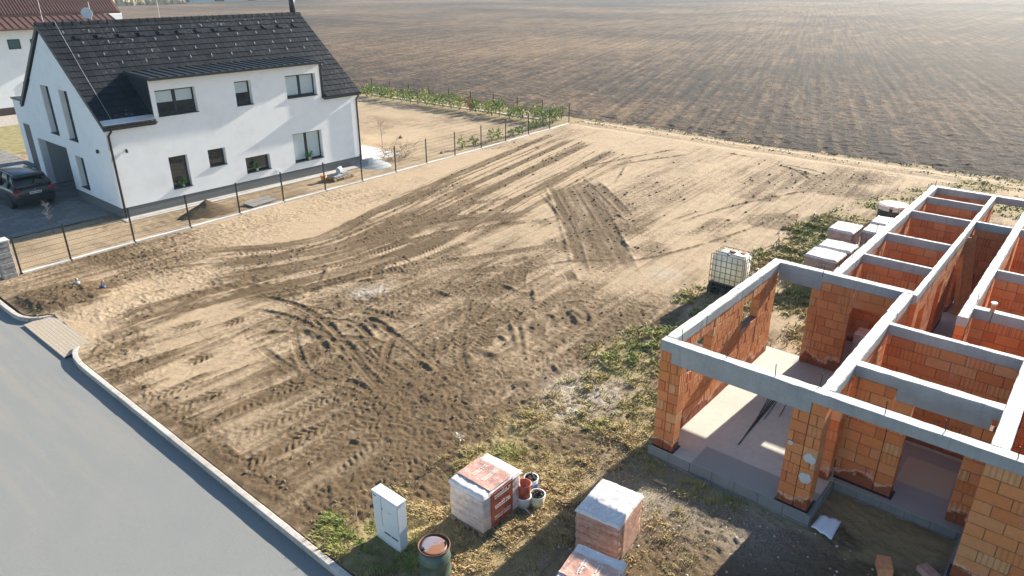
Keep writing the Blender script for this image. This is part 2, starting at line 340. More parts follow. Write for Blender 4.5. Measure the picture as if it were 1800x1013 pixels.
def axis(a, b, h0, f):
    out = [a]
    while out[-1] < b: out.append(out[-1] + h0 * f(out[-1]))
    return np.array(out)
GU = axis(5.79, 47.6, 0.036, lambda u: max(1.0, 0.75 + u / 26.0)); GV = axis(-7.0, 33.5, 0.038, lambda v: 1.0 if 4 < v < 22 else 1.6)
U, V = np.meshgrid(GU, GV)
def fence_v(u): return 30.1 + (u - 6.5) * 0.0535
_gb = np.array([gp(*q) for q in [(545, 955), (600, 905), (650, 880), (745, 800), (820, 720), (985, 650), (1050, 575), (1180, 500), (1330, 430), (1420, 372), (1560, 332), (1650, 312)]])
def grass_edge(u): return np.interp(u, _gb[:, 0], _gb[:, 1])
def ground_fields(U, V, tracks=True):
    H = 0.07 * (fbm(U * 0.16, V * 0.16, 3, 3) - 0.5) + 0.035 * (fbm(U * 0.7, V * 0.7, 5, 3) - 0.5)
    churn = sstep(fbm(U * 0.28, V * 0.28, 9, 3), 0.42, 0.62)                  # broken, cloddy patches
    ex = [gp(x, y) for x, y in [(700, 520), (780, 600), (700, 470), (600, 640), (830, 560), (560, 560), (650, 730), (900, 480)]]
    for e in ex: churn = np.maximum(churn, np.exp(-(((U - e[0]) / 2.6) ** 2 + ((V - e[1]) / 1.9) ** 2)))
    strip = (sstep(V, 26.0, 29.5) * sstep(-U, -30, -12)) * 0.5                # rough strip along the fence
    kerbside = np.exp(-((U - 6.1) / 0.55) ** 2) * sstep(-V, -21.5, -20)
    isle = np.clip(1.5 * np.exp(-(((U - 7.2 + 0.25 * (V - 26.6)) / 1.25) ** 2 + ((V - 26.6) / 1.25) ** 2)), 0, 1)
    churn = np.clip(np.maximum.reduce([churn, strip, kerbside, isle]), 0, 1)
    far = sstep(U, 24, 34)
    smoothz = np.exp(-(((U - gp(1230, 300)[0]) / 9) ** 2 + ((V - gp(1230, 300)[1]) / 6) ** 2))
    p0 = gp(420, 478); p1 = gp(960, 290); fd = (p1 - p0) / np.linalg.norm(p1 - p0); fcr = -(U - p0[0]) * fd[1] + (V - p0[1]) * fd[0]
    fanz = np.exp(-(fcr / 4.0) ** 2) * sstep(U, 12, 15)
    churn *= (1 - 0.75 * smoothz) * (1 - 0.8 * fanz)
    cl = fbm(U * 5.5, V * 5.5, 21, 3); cl2 = fbm(U * 13, V * 13, 31, 2)
    fd = gp(960, 290) - gp(420, 478); fd /= np.linalg.norm(fd); sa_ = U * fd[0] + V * fd[1]; sc_ = -U * fd[1] + V * fd[0]
    H += churn * (0.065 * np.maximum(cl - 0.5, -0.08) + 0.055 * (cl2 - 0.5) + 0.035 * (vn(U * 24, V * 24, 37) - 0.5)) + (1 - churn) * (0.014 * (cl2 - 0.5) + 0.02 * (fbm(sa_ * 2.2, sc_ * 6, 43, 2) - 0.5))
    H += isle * 0.16 * (0.6 + fbm(U * 2, V * 2, 4, 3))
    ang = 0.05
    fd = gp(960, 290) - gp(420, 478); fd /= np.linalg.norm(fd); sa_ = U * fd[0] + V * fd[1]; sc_ = -U * fd[1] + V * fd[0]
    st = 0.75 * fbm(sa_ * 0.30, sc_ * 7.5, 41, 3) + 0.25 * fbm(sa_ * 0.2, sc_ * 2.6, 44, 2)                  # drag marks of the grading blade
    H += (1 - far * 0.3) * 0.022 * (st - 0.5)
    WET = 0.36 + 0.62 * (churn - 0.35) * 0.75 + 0.95 * (st - 0.5) + 0.45 * (fbm(U * 0.3, V * 0.3, 77, 4) - 0.5)
    bd = gp(533, 635) - gp(321, 712); bd /= np.linalg.norm(bd); ba = U * bd[0] + V * bd[1]; bc = -U * bd[1] + V * bd[0]      # straight blade passes near the road
    zone = sstep(V, 9.5, 11) * sstep(-V, -21.5, -20.5) * sstep(-U, -14.5, -11.5)
    bcw = bc + 0.12 * (fbm(ba * 0.5, bc * 0.5, 47, 2) - 0.5); bi = np.floor(bcw / 0.8).astype(np.int64); bf = bcw / 0.8 - bi; bl = _h(bi, bi * 0 + np.floor(ba / 3.5 + _h(bi, bi * 0, 3) * 7).astype(np.int64), 9)
    lip = np.exp(-(np.minimum(bf, 1 - bf) * 0.8 / 0.05) ** 2) * vn(ba * 3.1, bc * 9, 48)
    WET += zone * (0.45 * (bl - 0.5) + 0.35 * lip) * 1.0; H += zone * (0.05 * lip + 0.02 * (bl - 0.5)); WET += 0.75 * isle; WET += 0.22 * sstep(V, 25.6, 27) * sstep(-U, -12, -8.5)
    WET -= 0.02 * smoothz; WET += 0.05 * far; WET -= 0.12 * fanz; WET -= 0.25 * sstep(V, 24.5, 26.5) * sstep(U, 12, 15)
    ap = np.exp(-(((V - 24.0 + (U - 7) * -0.18) / 1.5) ** 2)) * sstep(-U, -17, -9)
    WET -= 0.5 * ap
    WET += 0.34 * sstep(-V, -20, -12) * sstep(-U, -15, -9); WET += 0.12 * np.exp(-((U - 13) / 4) ** 2 - ((V - 15) / 5) ** 2)
    CH = np.zeros_like(U)
    for (x, y, r, a) in [(1030, 690, 0.9, 1.0), (1000, 715, 0.7, 0.7), (640, 515, 0.45, 0.9), (665, 510, 0.4, 0.8), (1170, 480, 0.6, 0.5), (1140, 870, 1.0, 0.55), (1240, 880, 1.2, 0.5), (1330, 930, 1.1, 0.5)]:
        e = gp(x, y); CH = np.maximum(CH, a * np.exp(-(((U - e[0]) / r) ** 2 + ((V - e[1]) / r) ** 2)))
    # verge with wheel tracks along the field
    vg = sstep(U, 43.2, 44.6); vt = np.exp(-((U - 44.9) / 0.35) ** 2) + np.exp(-((U - 46.6) / 0.35) ** 2)
    H += vg * (-0.05 * vt); WET = WET * (1 - vg * 0.8) + vg * (0.02 + 0.25 * (fbm(U * 0.8, V * 0.8, 8, 3) - 0.5))
    # grass
    e = grass_edge(U); d = e + 1.4 * (fbm(U * 0.45, V * 0.45, 55, 4) - 0.5) - 0.4 + 0.7 * (fbm(U * 2.2, V * 2.2, 56, 2) - 0.5) - V
    G = sstep(d, -0.2, 0.9)
    near = sstep(-U, -12.6, -11.8)
    sh = near * sstep(-V, -6.5, -5.6) * 0.75                                   # trodden bare ground in front of the new walls
    b1 = gp(1060, 800); bare = np.exp(-(((U - b1[0]) / 1.3) ** 2 + ((V - b1[1]) / 0.9) ** 2))
    G = G * (1 - sh) * (1 - 0.7 * bare)
    G = G * sstep(fbm(U * 0.7, V * 0.7, 63, 4), 0.31, 0.56)
    vgrass = (np.exp(-((U - 47.3) / 0.35) ** 2) + 0.8 * np.exp(-((U - 45.75) / 0.3) ** 2) * sstep(fbm(U * 0.3, V * 0.3, 66, 2), 0.35, 0.6))
    G = np.maximum(G, np.clip(vgrass * 0.9, 0, 1) * vg)
    k = gp(700, 830); G = np.maximum(G, 0)
    e2 = gp(610, 960); G = np.maximum(G, 0.9 * np.exp(-(((U - e2[0]) / 0.7) ** 2 + ((V - e2[1]) / 1.2) ** 2)) * (d > -0.6))
    H += G * 0.09 * (fbm(U * 1.9, V * 1.9, 70, 3) - 0.45)
    WET += 0.25 * G + 0.55 * sh * (fbm(U * 1.3, V * 1.3, 90, 3))
    trr = random.Random(77)
    if tracks:
        for kind, hw, px in sorted(TR, key=lambda q: 0 if isinstance(q[2][0], np.ndarray) else 1):
            L = catmull([gp(x, y) for x, y in px], 0.35)
            reach = hw * (1.25 if kind == 'swath' else 2.4) + 0.12
            a = L.min(0) - reach; b = L.max(0) + reach
            i0, i1 = np.searchsorted(GU, [a[0], b[0]]); j0, j1 = np.searchsorted(GV, [a[1], b[1]])
            if i1 - i0 < 2 or j1 - j0 < 2: continue
            D = np.full((j1 - j0, i1 - i0), 9.0); Sx = np.zeros_like(D); sg = np.ones_like(D); s0 = 0.0
            tot = np.linalg.norm(np.diff(L, axis=0), axis=1).sum()
            for m in range(len(L) - 1):
                p, q = L[m], L[m + 1]; ln = np.linalg.norm(q - p)
                if ln < 1e-6: continue
                lo = np.minimum(p, q) - reach; hi = np.maximum(p, q) + reach
                k0, k1 = np.searchsorted(GU, [lo[0], hi[0]]); l0, l1 = np.searchsorted(GV, [lo[1], hi[1]])
                k0 = max(k0, i0); k1 = min(k1, i1); l0 = max(l0, j0); l1 = min(l1, j1)
                if k1 <= k0 or l1 <= l0: continue
                uu = U[l0:l1, k0:k1] - p[0]; vv = V[l0:l1, k0:k1] - p[1]; ex_, ey_ = (q - p) / ln
                t_ = np.clip(uu * ex_ + vv * ey_, 0, ln); dx = uu - t_ * ex_; dy = vv - t_ * ey_; dd = np.hypot(dx, dy)
                w = (slice(l0 - j0, l1 - j0), slice(k0 - i0, k1 - i0)); up = dd < D[w]
                D[w] = np.where(up, dd, D[w]); Sx[w] = np.where(up, s0 + t_, Sx[w]); sg[w] = np.where(up, np.sign(ex_ * vv - ey_ * uu), sg[w])
                s0 += ln
            w = (slice(j0, j1), slice(i0, i1))
            fl_ = min(2.4, tot * 0.45); endf = sstep(Sx, 0, fl_) * sstep(tot - Sx, 0, fl_)
            wob = 0.45 + 0.95 * fbm(U[w] * 0.9, V[w] * 0.9, 101 + len(px), 2); near_ = (np.clip(wob, 0.3, 1.3) if isinstance(px[0], np.ndarray) else np.clip(wob, 0.75, 1.2)) * endf
            tg = trr.choice((0.05, 0.2, 0.7, 0.85, 1.0)) if len(px) >= 2 and isinstance(px[0], np.ndarray) else trr.uniform(0.75, 1.0)
            def lay(al, target):                      # a pass flattens what was there and leaves its own tone
                al = np.clip(al, 0, 1); WET[w] = WET[w] * (1 - al) + target * al; H[w] *= (1 - 0.5 * al)
            if kind == 'rut':
                ins = 1 - sstep(D, hw * 0.75, hw * 1.1); sho = np.exp(-((D - hw * 1.35) / (hw * 0.4)) ** 2); gro = 0.5 + 0.5 * np.cos(D / hw * 9)
                lay(near_ * 1.0 * ins * (0.55 + 0.45 * gro), tg); H[w] += near_ * (-0.020 * ins + 0.016 * sho + 0.010 * gro * ins); WET[w] += near_ * 0.06 * sho
            elif kind == 'tread':
                ins = 1 - sstep(D, hw * 0.8, hw * 1.15); lug = np.sin(2 * math.pi * (Sx / 0.19 + D / 0.30 + 0.5 * (sg > 0) + 0.5 * vn(U[w] * 2.1, V[w] * 2.1, 131))) * np.clip(1.5 * vn(U[w] * 2.6, V[w] * 2.6, 133) - 0.1, 0.1, 1)
                lay(near_ * 0.75 * ins, tg - 0.12 * lug); H[w] += near_ * ins * (-0.010 + 0.021 * lug) + near_ * 0.014 * np.exp(-((D - hw * 1.25) / 0.06) ** 2)
            elif kind == 'edge':
                ridge = np.exp(-(D / hw) ** 2); cr = 0.35 + 1.2 * vn(Sx * 5.1, D * 3 + Sx * 0.1, 120)
                lay(0.8 * endf * np.exp(-(D / (hw * 1.3)) ** 2) * np.clip(cr, 0, 1), max(tg, 0.9)); H[w] += endf * ridge * min(0.06, 0.02 + 0.5 * hw) * cr
            else:
                Dw = D + 0.35 * min(1, hw) * (fbm(U[w] * 1.5, V[w] * 1.5, 140, 3) - 0.5); ins = 1 - sstep(Dw, hw * 0.8, hw * 1.05)
                lay(0.9 * endf * ins, 0.88 + 0.8 * (fbm(D * 5, Sx * 0.5, 9, 2) - 0.5)); H[w] += endf * ins * (-0.015 + 0.006 * np.cos(D * 14))
                H[w] += endf * 0.05 * min(1, hw) * np.exp(-((D - hw) / 0.08) ** 2) * (0.3 + vn(Sx * 4, D, 122)); WET[w] += 0.12 * endf * np.exp(-((D - hw) / 0.15) ** 2)
    WET = 0.47 + (WET - 0.42) * 1.2
    # meet the kerb, the apron and the fence board at their level
    kb = sstep(U, 5.79, 6.3); H *= 0.25 + 0.75 * kb
    return H, np.clip(WET, 0, 1.2), np.clip(G, 0, 1), np.clip(CH, 0, 1)
GH, GWET, GG, GCH = ground_fields(U, V)
_in = V < fence_v(U) + 0.05
_ap = (U < 6.36 + 0.02 * (V - 22)) & (V > 22.42) & (V < 25.36)               # the apron lies here
_curve_r = (V > 20.9) & (V <= 22.5) & (U < 5.72 + 0.30 * np.clip((V - 20.9) / 1.6, 0, 1) ** 2.2)
_curve_l = (V >= 25.3) & (V < 26.8) & (U < 5.66 + 0.8 * np.clip((26.8 - V) / 1.5, 0, 1) ** 2.4)
ground = grid_mesh('ground', U, V, GH, M_SOIL, dict(wet=GWET, grass=GG, chalk=GCH), True, _in & ~_ap & ~_curve_r & ~_curve_l)
tag(ground, kind='structure')
def gz(u, v):
    i = min(max(int(np.searchsorted(GU, u)), 1), len(GU) - 1); j = min(max(int(np.searchsorted(GV, v)), 1), len(GV) - 1)
    return float(GH[j, i])

# garden and yard soil on the far side of the fence
u2 = axis(5.79, 47.0, 0.09, lambda u: max(1, u / 16)); v2 = axis(29.6, 56.0, 0.10, lambda v: max(1, v / 34))
U2, V2 = np.meshgrid(u2, v2)
rough2 = sstep(fbm(U2 * 0.4, V2 * 0.4, 14, 3), 0.4, 0.7)
H2 = 0.05 * (fbm(U2 * 0.3, V2 * 0.3, 15, 3) - 0.5) + (0.02 + 0.05 * rough2) * (fbm(U2 * 4, V2 * 4, 16, 3) - 0.5)
fw_ = np.zeros_like(U2)
for k in range(7): fw_ += np.exp(-((V2 - 34.6 - k * 0.9 - 0.04 * U2) / 0.14) ** 2) * sstep(U2, 33, 36)
W2 = 0.26 + 0.8 * (fbm(U2 * 0.6, V2 * 0.6, 17, 4) - 0.5) + 0.25 * rough2 + 0.2 * fw_ + 0.35 * sstep(U2, 41.5, 43.5)
H2 -= 0.03 * fw_
G2 = 0.75 * sstep(U2, 42.2, 43.4)
garden = grid_mesh('garden_ground', U2, V2, H2 - 0.005, M_GARDEN, dict(wet=np.clip(W2, 0, 1), grass=G2, chalk=np.zeros_like(U2)), True,
                   (V2 > fence_v(U2) + 0.02) & ~((U2 < 12.2) & (V2 > 35.0) & (U2 > 6.6)) & ~((U2 > 12.6) & (U2 < 26.1) & (V2 > 34.3) & (V2 < 43)))
tag(garden, kind='structure')

# ------------------------------------------------------------------ ploughed field
def field_mat():
    t = NT('ploughed_field'); rd = ray(1440, HY); ra = math.atan2(rd[1], rd[0])
    v = t.coord('World', rot=(0, 0, -ra)); v0 = t.coord('World')
    vs = t.new('ShaderNodeMapping'); t.l.new(v, vs.inputs['Vector']); vs.inputs['Scale'].default_value = (0.03, 1.0, 1.0)
    rows = t.noise(vs.outputs['Vector'], 1.5, 3, 0.55); fine = t.noise(v0, 6.0, 7, 0.8); big = t.noise(v0, 0.022, 5, 0.6); mid = t.noise(v0, 0.35, 5, 0.65)
    geo = t.new('ShaderNodeNewGeometry'); sp = t.new('ShaderNodeSeparateXYZ'); t.l.new(geo.outputs['Position'], sp.inputs[0])
    # stubble is thicker towards the houses (larger Y)
    stub = t.math('ADD', t.fr(sp.outputs['Y'], -10, 70, -0.04, 0.30), t.fr(fine, 0.25, 0.75, -0.36, 0.36))
    stub = t.math('ADD', stub, t.fr(rows, 0.3, 0.7, -0.19, 0.19)); stub = t.math('ADD', stub, t.fr(big, 0.3, 0.7, -0.25, 0.25)); stub = t.math('ADD', stub, t.fr(mid, 0.3, 0.7, -0.15, 0.15))
    stub = t.math('ADD', stub, t.fr(t.attr('clod'), 0.0, 1.0, -0.12, 0.12))
    c = t.ramp(stub, [(0.0, (0.060, 0.050, 0.043)), (0.2, (0.100, 0.076, 0.058)), (0.45, (0.172, 0.121, 0.079)), (0.95, (0.32, 0.23, 0.142))])
    t.bump(t.math('ADD', fine, t.math('MULTIPLY', rows, 0.7)), 0.8, 0.12)
    return t.fin(c, 0.95, 0, Specular_IOR_Level=0.1)
M_FIELD = field_mat()
ur = axis(45.2, 2600, 0.11, lambda u: 1 + max(0, u - 47) * 0.05 if u < 140 else 60 + u * 0.9)
vr = np.concatenate([[-2500, -1500, -700, -350, -200, -120, -80], axis(-50, 120, 0.17, lambda v: 1 + abs(v - 22) * 0.028), [150, 200, 290, 450, 800, 1500, 2600]])
U3, V3 = np.meshgrid(ur, vr)
rd = ray(1440, HY); rn = np.array([-rd[1], rd[0]]) / math.hypot(rd[0], rd[1]); al = U3 * rn[1] * -1 + V3 * 0; cross = U3 * rn[0] + V3 * rn[1]; along = U3 * rn[1] - V3 * rn[0]
fade = sstep(-U3, -130, -70) * sstep(V3, -52, -40) * sstep(-V3, -122, -110)
cl = fbm(U3 * 3.0, V3 * 3.0, 201, 3); rowh = fbm(along * 0.10, cross * 1.6, 202, 3)
margin = np.exp(-((U3 - 48.5) / 1.6) ** 2)
H3 = fade * ((0.17 + 0.10 * margin) * (cl - 0.48) + 0.21 * (rowh - 0.5)) * sstep(U3, 46.8, 48.2) + 0.03
H3 = H3 + np.where(U3 > 200, -(U3 - 200) * 0.0, 0) - 0.12 * sstep(-U3, -47.6, -46.2)
fld = grid_mesh('field', U3, V3, H3, M_FIELD, dict(clod=np.clip((cl - 0.5) * 3 + 0.5, 0, 1)), True, ~((U3 < 46.9) & (V3 < 56)))
tag(fld, kind='structure')
# land all round, to the horizon
land = MB(); land.add([(-2800, -2800, -0.35), (2800, -2800, -0.35), (2800, 2800, -0.35), (-2800, 2800, -0.35)], [(0, 1, 2, 3)])
M_LAND = simple('far_land', (0.17, 0.135, 0.085), 0.95, var=0.35, scale=0.05, kind='World')
tag(land.build('terrain', M_LAND), kind='structure')

# ------------------------------------------------------------------ road, kerbs, apron
def road_mat():
    t = NT('asphalt'); v = t.coord('World'); n = t.noise(v, 0.9, 6, 0.65); g = t.noise(v, 150, 3, 0.8); m = t.noise(v, 9, 6, 0.7)
    vs = t.new('ShaderNodeMapping'); t.l.new(v, vs.inputs['Vector']); vs.inputs['Scale'].default_value = (1.6, 0.12, 1); s = t.noise(vs.outputs['Vector'], 1.0, 4, 0.6)
    c = t.ramp(n, [(0.3, (0.250, 0.264, 0.262)), (0.7, (0.268, 0.278, 0.274))])
    c = t.mix(t.fr(s, 0.5, 0.75, 0, 0.16), c, (0.30, 0.29, 0.26)); c = t.mix(t.fr(m, 0.55, 0.72, 0, 0.22), c, (0.15, 0.165, 0.155))
    c = t.mix(t.fr(g, 0.45, 0.7, 0, 0.65), c, (0.10, 0.105, 0.105))
    geo = t.new('ShaderNodeNewGeometry'); sp = t.new('ShaderNodeSeparateXYZ'); t.l.new(geo.outputs['Position'], sp.inputs[0])
    v2_ = t.new('ShaderNodeMapping'); t.l.new(v, v2_.inputs['Vector']); v2_.inputs['Scale'].default_value = (2.6, 0.22, 1); v2_.inputs['Rotation'].default_value = (0, 0, 0.22); drag = t.noise(v2_.outputs['Vector'], 1.0, 5, 0.65)
    tr = t.math('MULTIPLY', t.math('MULTIPLY', t.fr(sp.outputs['Y'], 12, 22, 0, 1), t.fr(sp.outputs['Y'], 25, 30, 1, 0.2)), t.fr(drag, 0.45, 0.65, 0, 0.4))
    c = t.mix(tr, c, (0.36, 0.31, 0.24))
    c = t.mix(t.fr(t.noise(v, 38, 3, 0.7), 0.35, 0.65, 0.0, 0.35), c, (0.15, 0.155, 0.15))
    seam = t.math('MULTIPLY', t.fr(t.math('ABSOLUTE', t.math('ADD', sp.outputs['X'], -1.3)), 0.012, 0.022, 0.6, 0.0), 1.0)
    c = t.mix(seam, c, (0.07, 0.07, 0.07))
    t.bump(g, 0.35, 0.008)
    return t.fin(c, t.fr(n, 0.3, 0.7, 0.6, 0.8), 0, Specular_IOR_Level=0.18)
RZ = -0.13
rm = MB(); ys = list(np.arange(-60, 121, 3.0))
for a, b in zip(ys[:-1], ys[1:]): rm.add([(-3.2, a, RZ), (6.6, a, RZ), (6.6, b, RZ), (-3.2, b, RZ)], [(0, 1, 2, 3)])
# (the sheet runs on under kerb and apron)
tag(rm.build('road', road_mat()), kind='structure')
far_side = MB(); far_side.add([(-60, -60, 0.0), (-3.2, -60, 0.0), (-3.2, 120, 0.0), (-60, 120, 0.0)], [(0, 1, 2, 3)]); far_side.add([(-3.2, -60, 0), (-3.2, -60, -.3), (-3.2, 120, -.3), (-3.2, 120, 0)], [(0, 1, 2, 3)])
tag(far_side.build('verge', simple('verge_grass', (0.13, 0.13, 0.05), 0.95, var=0.4, scale=1.5, bump=0.6, bscale=20, kind='World')), kind='structure')
M_KERB = simple('kerb_concrete', (0.54, 0.50, 0.45), 0.85, var=0.16, scale=9, bump=0.5, bscale=60, dirt=(0.30, 0.24, 0.17), dirt_amt=0.7, objvar=0.25, kind='World')
kerb = tag(empty('kerb', (5.72, 14, 0)), kind='structure')
def kerb_stone(p, q, w=0.15):
    p = np.array(p); q = np.array(q); L = np.linalg.norm(q - p); m = MB()
    a = math.atan2(q[1] - p[1], q[0] - p[0])
    pr = [(-w / 2, RZ - 0.1), (w / 2, RZ - 0.1), (w / 2, 0.006), (w / 2 - 0.012, 0.018), (-w / 2 + 0.03, 0.018), (-w / 2, -0.012)]
    m.prism([(-y, z) for y, z in pr], 0, -L / 2 + 0.0012, L / 2 - 0.0012)
    o = m.build('kerb_stone', M_KERB, kerb); c = (p + q) / 2; o.location = (c[0] - 5.72, c[1] - 14, random.uniform(-0.004, 0.006)); o.rotation_euler = (0, 0, a); return o
y = 20.85
while y > -14: kerb_stone((5.70, y), (5.70, y - 1.0)); y -= 1.0
for P in ([(5.70, 20.85), (5.71, 21.3), (5.76, 21.75), (5.87, 22.12), (6.05, 22.40)], [(6.52, 25.38), (6.14, 25.49), (5.86, 25.74), (5.70, 26.10), (5.64, 26.55), (5.63, 27.2)]):
    for p, q in zip(P[:-1], P[1:]): kerb_stone(q, p) if P[0][1] < 23 else kerb_stone(q, p)
y = 27.2
while y < 48: kerb_stone((5.63, y + 1), (5.63, y)); y += 1
for o in list(kerb.children):    # the kerb's chamfered face looks to the road
    pass
def paver_mat(name, ca, cb, mortar, sc, bw, rh, rot=0.0, sand=0.45):
    t = NT(name); v = t.coord('World', rot=(0, 0, rot)); b = t.new('ShaderNodeTexBrick'); t.l.new(v, b.inputs['Vector'])
    t.put(b.inputs['Color1'], ca); t.put(b.inputs['Color2'], cb); t.put(b.inputs['Mortar'], mortar)
    b.inputs['Scale'].default_value = sc; b.inputs['Mortar Size'].default_value = 0.012; b.inputs['Brick Width'].default_value = bw; b.inputs['Row Height'].default_value = rh
    n = t.noise(v, 4, 6, 0.7); c = t.mix(t.fr(n, 0.30, 0.58, 0.3 * sand, sand), b.outputs['Color'], (0.44, 0.36, 0.26))
    t.bump(t.math('SUBTRACT', t.math('MULTIPLY', t.noise(v, 70, 3), 0.3), b.outputs['Fac']), 0.6, 0.012)
    return t.fin(c, 0.85)
ap = MB(); ny = 14; nx = 6
vs = []
for j in range(ny + 1):
    v = 22.16 + (25.52 - 22.16) * j / ny
    for i in range(nx + 1):
        u = 5.58 + (0.92 * i / nx) * (0.9 + 0.1 * j / ny); vs.append((u, v, -0.075 + 0.082 * (i / nx)))
ap.add([(5.58, 22.16, RZ - 0.05), (5.58, 25.52, RZ - 0.05), (5.58, 25.52, -0.075), (5.58, 22.16, -0.075)], [(0, 1, 2, 3)])
ap.add(vs, [(j * (nx + 1) + i, j * (nx + 1) + i + 1, (j + 1) * (nx + 1) + i + 1, (j + 1) * (nx + 1) + i) for j in range(ny) for i in range(nx)])
tag(ap.build('driveway_apron', paver_mat('apron_pavers', (0.58, 0.53, 0.45), (0.50, 0.46, 0.39), (0.20, 0.18, 0.15), 1.0, 0.2, 0.105, math.pi / 2, 0.9)), kind='structure')
# ================================================================== HOUSE SHELL UNDER CONSTRUCTION
ZF, ZW, ZT = 0.30, 2.80, 3.05           # slab, top of brickwork, top of ring beam
def brick_mat():
    t = NT('hollow_clay_brick'); v = t.coord('Object'); w = t.coord('World')
    oi = t.new('ShaderNodeObjectInfo')
    r = t.math('FRACT', t.math('ADD', oi.outputs['Random'], t.attr('tint')))
    c = t.ramp(r, [(0.0, (0.62, 0.225, 0.078)), (0.22, (0.68, 0.28, 0.105)), (0.42, (0.65, 0.24, 0.082)), (0.56, (0.54, 0.175, 0.062)), (0.70, (0.67, 0.30, 0.13)), (0.86, (0.60, 0.215, 0.075)), (0.95, (0.66, 0.37, 0.18)), (1.0, (0.63, 0.24, 0.088))])
    n = t.noise(w, 9, 6, 0.7); n2 = t.noise(w, 1.6, 6, 0.7); n3 = t.noise(w, 30, 4, 0.7)
    c = t.mix(t.fr(n, 0.3, 0.7, 0.0, 0.3), c, (0.40, 0.115, 0.038))
    c = t.mix(t.math('MULTIPLY', t.fr(n2, 0.56, 0.68, 0, 0.55), t.fr(n, 0.4, 0.6, 0, 1)), c, (0.52, 0.42, 0.34))          # mortar smears and bloom
    sp = t.new('ShaderNodeSeparateXYZ'); t.l.new(w, sp.inputs[0])
    damp = t.math('ADD', sp.outputs['Z'], t.fr(t.noise(w, 2.3, 3, 0.6), 0.3, 0.7, -0.16, 0.16))
    c = t.mix(t.fr(damp, 0.46, 0.54, 0.8, 0.0), c, (0.17, 0.04, 0.025))           # rising damp in the first course
    c = t.mix(t.math('MULTIPLY', t.fr(damp, 0.50, 0.56, 0.0, 1.0), t.fr(damp, 0.56, 0.63, 0.6, 0.0)), c, (0.60, 0.50, 0.44))
    # vertical combing of the extruded faces
    so = t.new('ShaderNodeSeparateXYZ'); t.l.new(v, so.inputs[0])
    ph = t.math('ADD', so.outputs['X'], so.outputs['Y']); s = t.math('SINE', t.math('MULTIPLY', ph, 190.0)); s2 = t.math('SINE', t.math('MULTIPLY', ph, 70.0))
    rib = t.fr(t.math('FRACT', t.math('MULTIPLY', r, 7.31)), 0.72, 0.85, 0.0, 1.0)
    c = t.mix(t.math('MULTIPLY', rib, t.fr(s2, 0.3, 0.9, 0, 0.35)), c, (0.24, 0.065, 0.03))
    h = t.math('ADD', t.math('ADD', t.math('MULTIPLY', s, 0.25), t.math('MULTIPLY', t.math('MULTIPLY', s2, rib), 1.2)), t.math('MULTIPLY', n3, 0.5))
    t.bump(h, 0.5, 0.012)
    return t.fin(c, 0.88, 0, Specular_IOR_Level=0.25)
M_BRICK = brick_mat()
M_MORTAR = simple('mortar', (0.20, 0.115, 0.075), 0.95, var=0.3, scale=8, bump=0.5)
def conc_mat(name, base, spots=True, lit_top=False):
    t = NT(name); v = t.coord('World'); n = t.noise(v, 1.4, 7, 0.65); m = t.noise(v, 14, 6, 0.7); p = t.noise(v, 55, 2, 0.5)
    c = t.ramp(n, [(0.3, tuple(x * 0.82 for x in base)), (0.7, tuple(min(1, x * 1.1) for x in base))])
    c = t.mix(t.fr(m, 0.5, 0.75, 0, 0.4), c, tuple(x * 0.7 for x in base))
    if lit_top:
        gn = t.new('ShaderNodeNewGeometry'); sz = t.new('ShaderNodeSeparateXYZ'); t.l.new(gn.outputs['True Normal'], sz.inputs[0]); c = t.mix(t.fr(sz.outputs['Z'], 0.6, 0.9, 0, 1), c, t.ramp(n, [(0.3, (0.58, 0.57, 0.54)), (0.7, (0.68, 0.67, 0.64))]))       # sunlit tops and shaded side faces painted into the concrete colour
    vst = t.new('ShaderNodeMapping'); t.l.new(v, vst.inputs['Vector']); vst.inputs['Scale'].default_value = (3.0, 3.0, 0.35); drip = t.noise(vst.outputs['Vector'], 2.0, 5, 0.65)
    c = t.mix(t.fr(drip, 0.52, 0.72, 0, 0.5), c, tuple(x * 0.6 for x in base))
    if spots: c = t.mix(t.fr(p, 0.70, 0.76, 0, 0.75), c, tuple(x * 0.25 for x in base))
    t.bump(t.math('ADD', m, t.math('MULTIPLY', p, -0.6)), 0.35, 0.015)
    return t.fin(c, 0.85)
M_BEAM = conc_mat('beam_concrete', (0.34, 0.355, 0.36), True, True); M_FOUND = conc_mat('foundation_block', (0.22, 0.23, 0.235)); 
